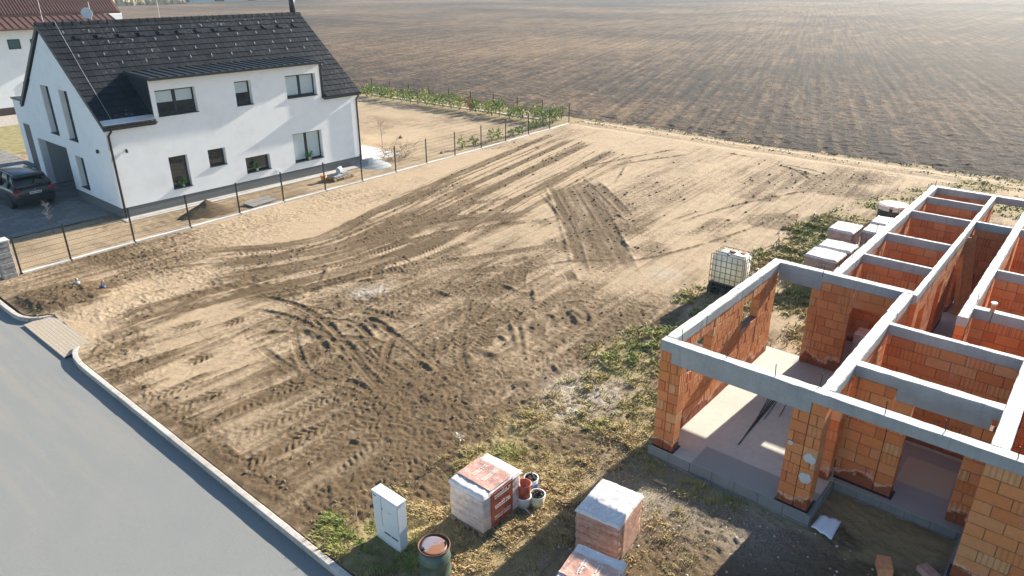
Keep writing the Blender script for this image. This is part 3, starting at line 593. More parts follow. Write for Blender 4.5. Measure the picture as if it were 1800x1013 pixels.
def slab_mat():
    t = NT('floor_slab'); v = t.coord('World'); n = t.noise(v, 0.8, 6, 0.6); m = t.noise(v, 7, 7, 0.7)
    c = t.ramp(n, [(0.3, (0.42, 0.41, 0.365)), (0.7, (0.54, 0.52, 0.46))]); c = t.mix(t.fr(m, 0.45, 0.7, 0, 0.4), c, (0.34, 0.325, 0.285))
    geo = t.new('ShaderNodeNewGeometry'); sp = t.new('ShaderNodeSeparateXYZ'); t.l.new(geo.outputs['Position'], sp.inputs[0])
    e = t.math('MULTIPLY', t.fr(sp.outputs['X'], 13.36, 13.40, 1, 0), t.fr(sp.outputs['Y'], 5.40, 5.44, 1, 0))
    c = t.mix(t.math('MULTIPLY', e, 0.75), c, (0.22, 0.23, 0.225))                        # fresh strip along the threshold
    pt = t.math('MULTIPLY', t.math('MULTIPLY', t.fr(sp.outputs['X'], 14.9, 14.92, 0, 1), t.fr(sp.outputs['X'], 16.0, 16.02, 1, 0)), t.math('MULTIPLY', t.fr(sp.outputs['Y'], 0.75, 0.77, 0, 1), t.fr(sp.outputs['Y'], 1.75, 1.77, 1, 0)))
    ent = t.math('MULTIPLY', t.fr(sp.outputs['X'], 16.5, 16.55, 1, 0), t.fr(sp.outputs['Y'], 2.78, 2.8, 1, 0))
    c = t.mix(t.math('MULTIPLY', ent, 0.8), c, (0.235, 0.235, 0.24)); c = t.mix(pt, c, (0.40, 0.355, 0.29))
    t.bump(m, 0.3, 0.012); return t.fin(c, 0.85)
M_SLAB = slab_mat()
shell = tag(empty('unfinished_house', (12.6, 3.0, 0)), 'roofless house shell of orange hollow brick with grey concrete ring beams', 'building')
O = Vector((-12.6, -3.0, 0))
def sh_part(mb, name, mat, parent=None):
    o = mb.build(name, mat, parent or shell)
    if parent is None: o.location = O
    return o
# foundation: rows of shuttering blocks, each block a piece
fnd = sh_part(MB().box(12.56, 30.5, -4.5, 2.66, -0.6, ZF - 0.03) if False else MB().box(12.60, 14.10, 2.80, 6.46, -0.5, ZF - 0.02).box(14.10, 30.46, -4.4, 2.80, -0.5, ZF - 0.02).box(14.10, 19.1, 2.80, 6.46, -0.5, ZF - 0.02).box(19.1, 30.46, 2.80, 4.95, -0.5, ZF - 0.02).box(12.60, 14.10, -4.4, 0.36, -0.5, ZF - 0.02), 'foundation', M_FOUND)
def block_row(p, q, z0, z1, nx, ny, L=0.5):
    p = np.array(p); q = np.array(q); D = np.linalg.norm(q - p); n = max(1, round(D / L)); d = (q - p) / D
    for k in range(n):
        a = p + d * (D * k / n + 0.004); b = p + d * (D * (k + 1) / n - 0.004); t = random.uniform(0.030, 0.042)
        lo = np.minimum.reduce([a, b, a + np.array([nx, ny]) * t, b + np.array([nx, ny]) * t]); hi = np.maximum.reduce([a, b, a + np.array([nx, ny]) * t, b + np.array([nx, ny]) * t])
        MB().bbox(lo[0], hi[0], lo[1], hi[1], z0, z1, 0.006).build('block', M_FOUND, fnd)
for z0, z1 in ((-0.2, 0.035), (0.045, ZF - 0.012)):
    block_row((12.60, 6.50), (12.60, 2.78), z0, z1, -1, 0); block_row((14.10, 2.76), (14.10, 0.40), z0, z1, -1, 0); block_row((12.60, 0.36), (12.60, -2.6), z0, z1, -1, 0)
    block_row((12.56, 2.80), (14.06, 2.80), z0, z1, 0, -1); block_row((12.56, 6.46), (19.1, 6.46), z0, z1, 0, 1); block_row((19.1, 4.95), (30.4, 4.95), z0, z1, 0, 1)
slab = MB()
for a in [(12.585, 14.0, 2.83, 6.44), (14.0, 30.4, -4.35, 2.83), (14.0, 19.05, 2.83, 6.44), (19.05, 30.4, 2.83, 4.92), (12.585, 14.0, -4.35, 0.33)]: slab.box(a[0], a[1], a[2], a[3], ZF - 0.019, ZF)
sh_part(slab, 'floor_slab', M_SLAB)
M_BIT = simple('bitumen', (0.02, 0.022, 0.03), 0.5, var=0.5, scale=10)
for a in [(12.60, 13.08, 2.84, 3.52), (12.60, 12.97, 5.89, 6.45), (14.15, 14.47, 1.66, 2.82), (12.60, 12.95, -1.0, 0.32)]: sh_part(MB().box(a[0] - 0.012, a[1] + .02, a[2] - 0.01, a[3] + 0.01, ZF + 0.0005, ZF + 0.006), 'damp_proof_strip', M_BIT)

# ring beams: every run is a piece; (x0,x1,y0,y1,zbottom)
BEAMS = [(12.62, 12.87, -4.4, 6.45, ZW), (12.872, 18.768, 6.21, 6.45, ZW), (18.77, 19.02, 2.912, 6.45, ZW), (19.022, 30.13, 4.66, 4.90, ZW),
         (12.872, 18.768, 2.86, 3.11, ZW), (18.77, 30.13, 2.77, 2.91, ZW), (20.94, 21.06, 2.912, 4.658, ZW), (23.34, 23.46, 2.912, 4.658, ZW), (26.33, 26.45, 2.912, 4.658, ZW),
         (28.50, 28.62, 2.912, 4.658, ZW), (30.132, 30.38, -4.4, 4.90, ZW), (26.36, 26.50, -4.1, 2.768, ZW),
         (18.15, 30.13, 1.56, 1.78, ZW), (21.98, 22.10, -4.1, 1.558, ZW), (18.84, 19.06, -4.1, 1.558, ZW), (16.62, 16.78, -4.1, 2.858, ZW),
         (14.20, 14.46, 0.302, 2.858, ZW), (12.872, 18.838, 0.02, 0.30, ZW), (12.872, 30.13, -4.4, -4.12, ZW)]
BEAMS = [list(b) for b in BEAMS]
# split runs that would cross
BEAMS[15][2] = 0.302; BEAMS.append([16.62, 16.78, -4.1, 0.018, ZW]); BEAMS[11][2] = 1.782; BEAMS.append([26.36, 26.50, -4.1, 1.558, ZW])
BEAMS[14][2] = 0.302 if False else -4.1
def rough_beam(x0, x1, y0, y1, z0, z1):
    """cast run with uneven arrises and slight steps where the formwork boards met"""
    ax = 0 if (x1 - x0) > (y1 - y0) else 1; a0, a1 = (x0, x1) if ax == 0 else (y0, y1); t0, t1 = (y0, y1) if ax == 0 else (x0, x1); r = random
    cuts = [a0]; nb = a0 + r.uniform(0.8, 1.6); joints = []
    while nb < a1 - 0.3: joints.append(nb); nb += r.uniform(1.1, 2.0)
    x = a0
    while x < a1 - 0.22: x += r.uniform(0.14, 0.22); cuts.append(x)
    cuts[-1] = a1; st = []; off = 0.0
    for x in cuts:
        if joints and x > joints[0]: joints.pop(0); off = r.uniform(-0.004, 0.004); st.append((x - 0.006, -0.006)); 
        st.append((x, off))
    m = MB(); rings = []
    for x, o in st:
        j = lambda s=0.004: r.uniform(-s, s); c = 0.008 + (r.random() ** 4) * 0.03
        rings.append((x, [(t0 - o + 0.002, z0), (t1 + o - 0.002, z0), (t1 + o, z0 + 0.01), (t1 + o + j(.002), z1 - c), (t1 + o - c * 0.8, z1 + j()), ((t0 + t1) / 2, z1 + j(0.006)), (t0 - o + c * 0.8, z1 + j()), (t0 - o + j(.002), z1 - c), (t0 - o, z0 + 0.01)]))
    n = 9; vs = [((x, p, q) if ax == 0 else (p, x, q)) for x, rg_ in rings for p, q in rg_]; fs = []
    for i in range(len(rings) - 1):
        for k in range(n): fs.append((i * n + k, i * n + (k + 1) % n, (i + 1) * n + (k + 1) % n, (i + 1) * n + k))
    fs += [tuple(range(n))[::-1], tuple((len(rings) - 1) * n + k for k in range(n))]
    if ax == 0: fs = [f[::-1] for f in fs]
    return m.add(vs, fs)
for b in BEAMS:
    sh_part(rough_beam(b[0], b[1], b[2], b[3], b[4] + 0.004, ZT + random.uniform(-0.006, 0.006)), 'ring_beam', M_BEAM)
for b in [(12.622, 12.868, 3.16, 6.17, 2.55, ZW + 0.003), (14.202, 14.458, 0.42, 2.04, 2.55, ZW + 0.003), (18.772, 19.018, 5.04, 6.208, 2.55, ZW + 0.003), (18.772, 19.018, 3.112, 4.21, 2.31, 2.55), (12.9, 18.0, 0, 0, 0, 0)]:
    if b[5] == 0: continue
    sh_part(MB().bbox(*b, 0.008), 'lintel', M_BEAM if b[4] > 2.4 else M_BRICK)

# brick walls: solid rectangles (axis, along0, along1, z0, z1, t0, t1, brick length)
WALLS = {}
def wr(w, ax, a0, a1, z0, z1, t0, t1, L): WALLS.setdefault(w, []).append((ax, a0, a1, z0, z1, t0, t1, L))
B = ZF; T = ZW
wr('gp1', 1, 5.92, 6.17, B, 2.55, 12.64, 12.94, .25); wr('gp1', 1, 6.17, 6.44, B, T, 12.64, 12.94, .25)
wr('gp2', 1, 2.87, 3.16, B, T, 12.64, 13.06, .375); wr('gp2', 1, 3.16, 3.50, B, 2.55, 12.64, 13.06, .375)
wr('cw', 0, 13.90, 14.19, B, T, 2.87, 3.09, .25); wr('cw', 0, 14.49, 18.76, B, T, 2.88, 3.09, .5)
for a in [(12.95, 13.30, B, T), (13.30, 14.80, B, 1.80), (14.80, 16.55, B, T), (16.55, 17.62, B, 1.80), (17.62, 18.76, B, T), (13.30, 14.80, 2.55, T), (16.55, 17.62, 2.55, T)]: wr('lw', 0, *a, 6.22, 6.44, .25)
wr('bw', 1, 4.21, 5.04, B, T, 18.78, 19.01, .33); wr('bw', 1, 5.04, 5.28, B, 2.55, 18.78, 19.01, .25); wr('bw', 1, 3.12, 4.21, 2.55, T, 18.78, 19.01, .33); wr('bw', 1, 2.92, 3.12, B, T, 18.78, 19.01, .25)
wr('rl', 0, 19.03, 30.12, B, T, 4.67, 4.89, .375)
for a in [(19.03, 19.55, B, T), (19.55, 20.4, 2.3, T), (20.4, 21.7, B, T), (21.7, 22.55, 2.3, T), (22.55, 24.2, B, T), (24.2, 25.05, 2.3, T), (25.05, 30.12, B, T)]: wr('cc', 0, *a, 2.78, 2.90, .5)
for i, u in enumerate((20.95, 23.35, 26.34, 28.51)): wr('x%d' % i, 1, 2.92, 4.65, B, T, u, u + 0.10, .375)
wr('far2', 1, -4.1, -0.6, B, T, 30.14, 30.37, .5);  wr('far3', 1, 1.8, 2.75, B, 0.8, 30.14, 30.37, .375); wr('far', 1, 2.79, 4.88, B, T, 30.14, 30.37, .375)
wr('k', 1, 1.79, 2.76, B, T, 26.37, 26.49, .375); wr('k', 1, -4.05, 1.55, B, T, 26.37, 26.49, .375)
for a in [(18.17, 20.2, B, T), (20.2, 21.05, 2.3, T), (21.05, 24.5, B, T), (24.5, 25.3, 2.3, T), (25.3, 30.12, B, T)]: wr('cr', 0, *a, 1.57, 1.77, .5)
wr('r1', 1, -4.05, 1.55, B, T, 21.99, 22.09, .5); wr('r2', 1, -4.05, 1.55, B, T, 18.86, 19.05, .5)
wr('m', 1, 0.31, 2.85, B, T, 16.63, 16.77, .5); wr('m2', 1, -4.05, 0.01, B, T, 16.63, 16.77, .5)
wr('n', 1, 2.05, 2.85, B, T, 14.21, 14.45, .5); wr('n', 1, 1.70, 2.05, B, 2.55, 14.21, 14.45, .5); wr('n', 1, 0.31, 0.68, B, 2.55, 14.21, 14.45, .5)
wr('rw', 1, -4.38, 0.29, B, T, 12.64, 12.93, .5); wr('rw2', 0, 12.94, 18.83, B, T, 0.03, 0.29, .5)
wr('ow', 0, 12.95, 30.1, B, T, -4.38, -4.14, .5)
LAY = []        # (wall, centre, dims)
rb = random.Random(5)
for wname, rects in WALLS.items():
    core = MB()
    for ri, (ax, a0, a1, z0, z1, t0, t1, L) in enumerate(rects):
        i = 0.016; cx = (a0 + i, a1 - i, t0 + i, t1 - i) if ax == 0 else (t0 + i, t1 - i, a0 + i, a1 - i)
        core.box(*cx, z0 + 0.002, z1 - 0.002)
        k0 = round((z0 - ZF) / 0.25); z = z0; kk = k0
        while z < z1 - 0.03:
            zt = min(ZF + 0.25 * (kk + 1), z1)
            cuts = [a0]; x = math.floor(a0 / L) * L + (0.5 * L if kk % 2 else 0.0) - L
            while x < a1:
                if x > a0 + 0.07 and x < a1 - 0.07:
                    cuts.append(x + rb.uniform(-0.012, 0.012))
                    if rb.random() < 0.10 and L > 0.3 and x + L * 0.5 < a1 - 0.08: cuts.append(x + L * 0.5)
                x += L
            cuts = sorted(cuts) + [a1]
            for p, q in zip(cuts[:-1], cuts[1:]):
                g = 0.007; jo = rb.uniform(-0.004, 0.004)
                LAY.append((wname, ax, p + g, q - g, z + 0.006, zt - 0.006, t0 + jo, t1 + jo))
            z = zt; kk += 1
    WALLS[wname] = sh_part(core, 'wall', M_MORTAR)
def bvis(b):
    _, ax, p, q, z0, z1, t0, t1 = b
    c = ((p + q) / 2, (t0 + t1) / 2, (z0 + z1) / 2) if ax == 0 else ((t0 + t1) / 2, (p + q) / 2, (z0 + z1) / 2)
    x, y, d = project(c); d = math.hypot(*[c[0], c[1], c[2] - CAMH])
    hid = 0
    if not (-10 < x < 1820 and -10 < y < 1035): hid = 100
    if b[0] in ('ow', 'rw2'): hid += 40
    if b[0] in ('rl', 'x0', 'x1', 'x2', 'x3', 'm', 'k', 'r1', 'cc', 'r2') and z1 < 1.6: hid += 30         # sunk behind nearer walls
    if b[0] in ('cw',) and z1 < 1.0: hid += 20
    return d + hid
LAY.sort(key=bvis)
rest = {}
for i, (w, ax, p, q, z0, z1, t0, t1) in enumerate(LAY):
    bx = (p, q, t0, t1) if ax == 0 else (t0, t1, p, q)
    if i < 300:
        c = ((bx[0] + bx[1]) / 2, (bx[2] + bx[3]) / 2, (z0 + z1) / 2); m = MB()
        h = ((bx[1] - bx[0]) / 2, (bx[3] - bx[2]) / 2, (z1 - z0) / 2); m.bbox(-h[0], h[0], -h[1], h[1], -h[2], h[2], 0.006)
        o = m.build('brick', M_BRICK, WALLS[w]); o.location = c
        o.rotation_euler = (0, 0, random.uniform(-0.004, 0.004))
    else:
        m = rest.setdefault(w, MB()); m.cur = random.uniform(0.001, 1.0); m.box(*bx, z0, z1)
for w, m in rest.items():
    o = m.build('brickwork', M_BRICK, WALLS[w]); tag(o, kind='stuff')

# starter bars sticking out of the ring beams
M_REBAR = simple('rusty_steel', (0.045, 0.035, 0.03), 0.7, 0.4, var=0.5, scale=20)
def bar(u, v, h=0.22, lean=0.03):
    m = MB(); m.tube([(u, v, ZT - 0.05), (u + random.uniform(-lean, lean), v + random.uniform(-lean, lean), ZT + h)], 0.009, 5); sh_part(m, 'starter_bar', M_REBAR)
for x, y in [(1200, 590), (1277, 622), (1363, 655), (1442, 672), (1556, 722), (1662, 752), (1790, 800), (1389, 455), (1446, 478), (1516, 485), (1593, 503), (1475, 465), (1498, 448), (1520, 425), (1540, 402), (1562, 385), (1578, 370), (1598, 352), (1617, 345), (1629, 330), (1644, 322), (1718, 525), (1740, 560)]:
    q = gp(x, y + 6, ZT)
    bar(q[0], q[1], 0.20 + random.random() * 0.08)
# capped pipe standing on the ring beam
pp = gp(1744, 548, ZT)
vent = tag(empty('vent_pipe', (pp[0], pp[1], ZT)), 'short orange pipe stub with white rim standing on the concrete beam', 'pipe')
MB().lathe([(0.05, 0), (0.05, 0.20)], n=16).build('pipe', simple('orange_pvc', (0.55, 0.19, 0.07), 0.4), vent); MB().lathe([(0.062, 0.19), (0.062, 0.235), (0.04, 0.235), (0.04, 0.2)], n=16).build('rim', simple('white_plastic', (0.8, 0.8, 0.8), 0.4), vent)

# mortar patches on the front pillar
def on_u(x, y, u):
    r = ray(x, y); t = u / r[0]; return r[1] * t, CAMH + r[2] * t
for (x, y, r0) in [(1423, 807, 0.12), (1415, 841, 0.13), (1389, 778, 0.06)]:
    v_, z_ = on_u(x, y, 12.63); rr = random.Random(x); m = MB()
    m.prism([(v_ + r0 * rr.uniform(0.75, 1.1) * math.cos(a), z_ + r0 * rr.uniform(0.75, 1.1) * math.sin(a)) for a in np.linspace(0, 2 * math.pi, 13)[:-1]], 0, 12.628, 12.642); sh_part(m, 'mortar_patch', simple('fresh_mortar', (0.50, 0.52, 0.53), 0.9, var=0.15, scale=12, bump=0.4))
# ================================================================== FINISHED HOUSE
HU0, HU1, HV0, HV1, EZ, RV, RZ_ = 12.45, 26.32, 34.05, 43.92, 4.12, 39.0, 8.14
M_WHITE = simple('white_render', (0.85, 0.865, 0.87), 0.9, var=0.03, scale=2, bump=0.25, bscale=120, kind='World', dirt=(0.66, 0.66, 0.65), dirt_amt=0.35)
M_PLINTH = simple('grey_plinth', (0.145, 0.15, 0.15), 0.9, var=0.2, scale=30, bump=0.4, bscale=160)
M_DARK = simple('anthracite_metal', (0.035, 0.04, 0.046), 0.42, 0.2, var=0.25, scale=8)
M_FRAME = simple('window_frame', (0.022, 0.025, 0.03), 0.4, var=0.2)
def glass_mat():
    t = NT('window_glass'); v = t.coord('Object'); n = t.noise(v, 1.3, 4, 0.6)
    c = t.ramp(n, [(0.3, (0.012, 0.016, 0.018)), (0.7, (0.035, 0.042, 0.045))]); t.bump(t.noise(v, 1.8, 2), 0.04, 0.02)
    return t.fin(c, 0.04, 0, Specular_IOR_Level=0.9)
M_GLASS = glass_mat()
M_BLIND = simple('pleated_blind', (0.50, 0.58, 0.60), 0.55, var=0.06, scale=3, kind='Object')
M_LEAF = {}
def leaf_mat(name, c1, c2, rough=0.55):
    t = NT(name); oi = t.new('ShaderNodeObjectInfo'); r = t.math('FRACT', t.math('ADD', t.attr('tint'), oi.outputs['Random']))
    c = t.ramp(r, [(0.0, c1), (0.6, c2), (1.0, tuple(x * 1.25 for x in c2))])
    return t.fin(c, rough, 0, Subsurface_Weight=0.0, Specular_IOR_Level=0.35)
house = tag(empty('detached_house', (HU0, HV0, 0)), 'white rendered house with dark tiled gable roof and long flat-roofed dormer', 'house')
HO = Vector((-HU0, -HV0, 0))
def hp(mb, name, mat, parent=None, smooth=False):
    o = mb.build(name, mat, parent or house, smooth)
    if parent is None: o.location = HO
    return o
def cell_wall(mb, ax, plane0, plane1, As, Zs, solid):
    """wall between two parallel planes made of cells; solid(a,z) says which cells exist; reveals are closed"""
    nA, nZ = len(As) - 1, len(Zs) - 1
    S = [[solid((As[i] + As[i + 1]) / 2, (Zs[k] + Zs[k + 1]) / 2) for k in range(nZ)] for i in range(nA)]
    def P(a, z, w): return (a, w, z) if ax == 0 else (w, a, z)
    for i in range(nA):
        for k in range(nZ):
            if not S[i][k]: continue
            a0, a1, z0, z1 = As[i], As[i + 1], Zs[k], Zs[k + 1]
            for w in (plane0, plane1): mb.add([P(a0, z0, w), P(a1, z0, w), P(a1, z1, w), P(a0, z1, w)], [(0, 1, 2, 3)])
            for di, dk, e in ((-1, 0, ((a0, z0), (a0, z1))), (1, 0, ((a1, z0), (a1, z1))), (0, -1, ((a0, z0), (a1, z0))), (0, 1, ((a0, z1), (a1, z1)))):
                ii, kk = i + di, k + dk
                if not (0 <= ii < nA and 0 <= kk < nZ) or not S[ii][kk]:
                    (p, q), (r, s) = e; mb.add([P(p, q, plane0), P(r, s, plane0), P(r, s, plane1), P(p, q, plane1)], [(0, 1, 2, 3)])
FW = [('W', 14.92, 16.84, 4.34, 5.50, 2, 0.5), ('W', 18.87, 19.77, 4.33, 5.50, 1, 0.5), ('W', 21.77, 23.65, 4.35, 5.50, 2, 0.96),
      ('W', 14.97, 15.90, 0.88, 2.42, 1, 0), ('W', 16.94, 17.86, 1.59, 2.43, 1, 0), ('W', 18.87, 20.28, 0.89, 1.69, 1, 0), ('W', 21.79, 23.66, 0.90, 2.45, 2, 1.0)]
DU0, DU1, DZ = 14.70, 23.92, 5.98
def hole(L, a, z): return any(h[1] < a < h[2] and h[3] < z < h[4] for h in L)
As = sorted({HU0, HU1, DU0, DU1} | {x for h in FW for x in h[1:3]}); Zs = sorted({0.5, EZ, DZ} | {x for h in FW for x in h[3:5]})
m = MB(); cell_wall(m, 0, HV0, HV0 + 0.35, As, Zs, lambda a, z: (z < EZ or DU0 < a < DU1) and not hole(FW, a, z))
hp(m, 'front_wall', M_WHITE)
GW = [('G', 39.73, 40.80, 3.12, 5.45), ('G', 37.45, 38.50, 3.10, 5.43), ('G', 37.40, 38.40, 0.78, 2.33)]
GO = [('O', 39.30, 43.20, 0.0, 2.55)]
As = sorted({HV0 + 0.352, 36.0, 42.0, HV1} | {x for h in GW + GO for x in h[1:3]}); Zs = sorted({0.0, 0.5, EZ, 5.6} | {x for h in GW + GO for x in h[3:5]})
m = MB(); sl = (RZ_ - EZ) / (RV - HV0)
cell_wall(m, 1, HU0, HU0 + 0.35, As, Zs, lambda a, z: (z > 0.5 or a > 43.2) and (z < EZ or 36 < a < 42) and not hole(GW + GO, a, z))
z36 = EZ + (36 - HV0) * sl - 0.12; z42 = EZ + (HV1 - 42) * sl - 0.12
m.prism([(HV0 + 0.352, EZ), (36.0, EZ), (36.0, z36), (HV0 + 0.352, EZ + 0.2)], 0, HU0, HU0 + 0.35)
m.prism([(42.0, EZ), (HV1, EZ), (42.0, z42)], 0, HU0, HU0 + 0.35)
m.prism([(36.0, 5.6), (42.0, 5.6), (42.0, max(5.61, z42)), (RV, RZ_ - 0.12), (36.0, max(5.61, z36))], 0, HU0, HU0 + 0.35)
m.prism([(HV0, 0.5), (HV0 + 0.352, 0.5), (HV0 + 0.352, EZ + 0.2), (HV0, EZ - 0.06)], 0, HU0 - 0.004, HU0 - 0.002)
hp(m, 'gable_wall', M_WHITE)
m = MB(); m.prism([(HV0 + 0.352, 0), (HV1, 0), (HV1, EZ), (RV, RZ_ - 0.15), (HV0 + 0.352, EZ)], 0, HU1 - 0.3, HU1); hp(m, 'rear_gable_wall', M_WHITE)
hp(MB().box(HU0 + 0.36, HU1 - 0.31, HV1 - 0.3, HV1 - 0.002, 0, EZ), 'back_wall', M_WHITE)
hp(MB().box(HU0 + 0.03, HU1 - 0.03, HV0 + 0.02, HV0 + 0.3, -0.1, 0.5), 'plinth', M_PLINTH); hp(MB().box(HU0 + 0.02, HU0 + 0.3, HV0 + 0.302, 39.28, -0.1, 0.499), 'plinth', M_PLINTH)
hp(MB().box(HU1 - 0.302, HU1 - 0.02, HV0 + 0.302, HV1 - 0.3, -0.1, 0.499), 'plinth', M_PLINTH)
# carport recess behind the opening
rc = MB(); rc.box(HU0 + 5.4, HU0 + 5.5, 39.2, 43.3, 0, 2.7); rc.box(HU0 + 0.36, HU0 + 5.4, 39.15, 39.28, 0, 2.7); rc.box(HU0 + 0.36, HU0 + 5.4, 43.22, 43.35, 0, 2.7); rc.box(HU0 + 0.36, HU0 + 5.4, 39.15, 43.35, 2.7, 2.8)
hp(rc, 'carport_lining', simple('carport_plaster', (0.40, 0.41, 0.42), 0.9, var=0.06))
dr = hp(MB().bbox(HU0 + 5.33, HU0 + 5.39, 40.2, 41.2, 0.05, 2.1, 0.01), 'door', simple('grey_door', (0.16, 0.17, 0.18), 0.5)); MB().tube([(HU0 + 5.31, 41.1, 1.0), (HU0 + 5.31, 41.1, 1.25)], 0.015).build('handle', M_DARK, dr)

def window(ax, a0, a1, z0, z1, plane, out, npane, blind, parent, deep=0.27):
    """frame, panes, sill; out = direction of the outside along the other axis (-1)"""
    w = plane - out * deep
    def B(m, p0, p1, q0, q1, d0, d1):
        lo, hi = sorted((w + out * d0, w + out * d1)); return m.bbox(p0, p1, lo, hi, q0, q1, 0.006) if ax == 0 else m.bbox(lo, hi, p0, p1, q0, q1, 0.006)
    fr = MB(); t = 0.075
    for (p0, p1, q0, q1) in [(a0, a0 + t, z0, z1), (a1 - t, a1, z0, z1), (a0 + t, a1 - t, z0, z0 + t), (a0 + t, a1 - t, z1 - t, z1)] + ([((a0 + a1) / 2 - t * 0.7, (a0 + a1) / 2 + t * 0.7, z0 + t, z1 - t)] if npane == 2 else []): B(fr, p0, p1, q0, q1, -0.035, 0.035)
    f = fr.build('window', M_FRAME, parent); f.location = HO if parent is house else (0, 0, 0)
    step = (a1 - a0) / npane
    for k in range(npane):
        p = MB(); B(p, a0 + k * step + 0.05, a0 + (k + 1) * step - 0.05, z0 + 0.05, z1 - 0.05, -0.012, 0.012); p.build('pane', M_GLASS, f)
        if blind:
            p = MB(); B(p, a0 + k * step + 0.09, a0 + (k + 1) * step - 0.09, z1 - 0.08 - (z1 - z0 - 0.16) * blind, z1 - 0.08, 0.016, 0.020); p.build('blind', M_BLIND, f)
    s = MB(); lo, hi = sorted((plane + out * 0.05, w + out * 0.036))
    (s.bbox(a0 - 0.01, a1 + 0.01, lo, hi, z0 - 0.022, z0 + 0.006, 0.004) if ax == 0 else s.bbox(lo, hi, a0 - 0.01, a1 + 0.01, z0 - 0.022, z0 + 0.006, 0.004)); s.build('sill', M_DARK, f)
    return f
wins = [window(0, h[1], h[2], h[3], h[4], HV0, -1, h[5], h[6], house) for h in FW]
for h in GW: window(1, h[1], h[2], h[3], h[4], HU0, -1, 1, 0, house)
# ---- roof
eV, eZ = HV0 - 0.18, EZ + 0.06; rV, rZ = RV, RZ_ + 0.10
SLn = math.hypot(rV - eV, rZ - eZ); SA = math.atan2(rZ - eZ, rV - eV); cs, sn = math.cos(SA), math.sin(SA)
U0, U1 = HU0 - 0.10, HU1 + 0.12
bV = HV1 + 0.18
roof = MB(); th = 0.10
def rprof(v0):
    z0 = eZ + (v0 - eV) * (rZ - eZ) / (rV - eV)
    return [(v0, z0 - th - 0.03), (rV, rZ - th - 0.03), (bV, eZ - th - 0.03), (bV, eZ - 0.03), (rV, rZ - 0.03), (v0, z0 - 0.03)]
roof.prism(rprof(eV), 0, U0, DU0 - 0.035); roof.prism(rprof(36.4), 0, DU0 - 0.035, DU1 + 0.035); roof.prism(rprof(eV), 0, DU1 + 0.035, U1)
roof = hp(roof, 'roof', M_DARK)
def tile_mat():
    t = NT('roof_tile'); oi = t.new('ShaderNodeObjectInfo'); r = t.math('FRACT', t.math('ADD', oi.outputs['Random'], t.attr('tint'))); v = t.coord('World')
    c = t.ramp(r, [(0, (0.010, 0.012, 0.016)), (0.5, (0.014, 0.0165, 0.022)), (1, (0.020, 0.023, 0.029))])
    n = t.noise(v, 9, 6, 0.7); b = t.noise(v, 0.55, 3, 0.6)
    fl = t.math('MULTIPLY', t.fr(n, 0.56, 0.66, 0, 1), t.fr(b, 0.50, 0.62, 0, 1))
    c = t.mix(t.math('MULTIPLY', fl, 0.5), c, (0.30, 0.30, 0.30)); t.bump(n, 0.15, 0.01)
    return t.fin(c, t.fr(n, 0.3, 0.7, 0.6, 0.75), 0, Specular_IOR_Level=0.12)
M_TILE = tile_mat()
NR = 17; TL = SLn / NR; NC = 42; TW = (U1 - U0) / NC
tm = MB(); tm.prism([(-TW / 2 + 0.004, 0.0), (TW / 2 - 0.004, 0.0), (TW / 2 - 0.004, 0.022), (TW / 2 - 0.03, 0.030), (-TW / 2 + 0.03, 0.030), (-TW / 2 + 0.004, 0.022)], 1, 0.0, TL + 0.03)
tile_me = tm.mesh('tile', M_TILE)
tilt = SA - 0.085
tiles = []
for j in range(NR):
    for i in range(NC):
        uc = U0 + TW * (i + 0.5); s = j * TL; v_, z_ = eV + s * cs - sn * 0.0, eZ + s * sn
        if DU0 - 0.05 < uc < DU1 + 0.05 and v_ + TL * cs < 36.55: continue
        tiles.append((math.hypot(uc, v_, z_ - CAMH), uc, v_, z_))
tiles.sort(); restm = MB()
for k, (d, uc, v_, z_) in enumerate(tiles):
    p = (uc, v_ - sn * 0.03, z_ + cs * 0.03)
    if k < 300:
        o = inst('tile', tile_me, roof, p, (tilt, 0, 0))
    else:
        restm.cur = random.uniform(0.01, 1); Mx = Matrix.Translation(p) @ Matrix.Rotation(tilt, 4, 'X')
        restm.add([Mx @ Vector(q) for q in tm.v], tm.f)
tag(restm.build('tiling', M_TILE, roof), kind='stuff')
bk = MB()
for j in range(NR):
    s = j * TL; v_, z_ = bV - s * cs, eZ + s * sn
    bk.cur = random.uniform(0.01, 1); bk.obox((0.5 * (U0 + U1), v_ - (TL / 2) * cs, z_ + (TL / 2) * sn + 0.02), U1 - U0, TL + 0.03, 0.03, 0, -tilt)
tag(bk.build('tiling', M_TILE, roof), kind='stuff')
rt_me = MB().prism([(-0.15, -0.06), (-0.10, 0.06), (0.0, 0.10), (0.10, 0.06), (0.15, -0.06)], 0, -0.2, 0.21).mesh('ridge_tile', M_TILE)
lip_me = MB().prism([(-0.165, -0.05), (-0.11, 0.075), (0.0, 0.118), (0.11, 0.075), (0.165, -0.05)], 0, -0.035, 0.0).mesh('lip', M_TILE)
n = 36
for k in range(n):
    u = U0 + (U1 - U0) * (k + 0.5) / n; o = inst('ridge_tile', rt_me, roof, (u, rV, rZ + 0.01), None)
    l = inst('ridge_lip', lip_me, roof, (u - 0.18, rV, rZ + 0.01))
def on_roof(u, s, up=0.04): return (u, eV + s * cs - sn * up, eZ + s * sn + cs * up)
M_GALV = simple('galvanised', (0.62, 0.63, 0.64), 0.35, 0.6, var=0.1)
sg_me = MB().obox((0, 0, 0.03), 0.03, 0.16, 0.012, 0, 0.5).obox((0, -0.05, 0.055), 0.035, 0.012, 0.08).mesh('snow_guard', M_GALV)
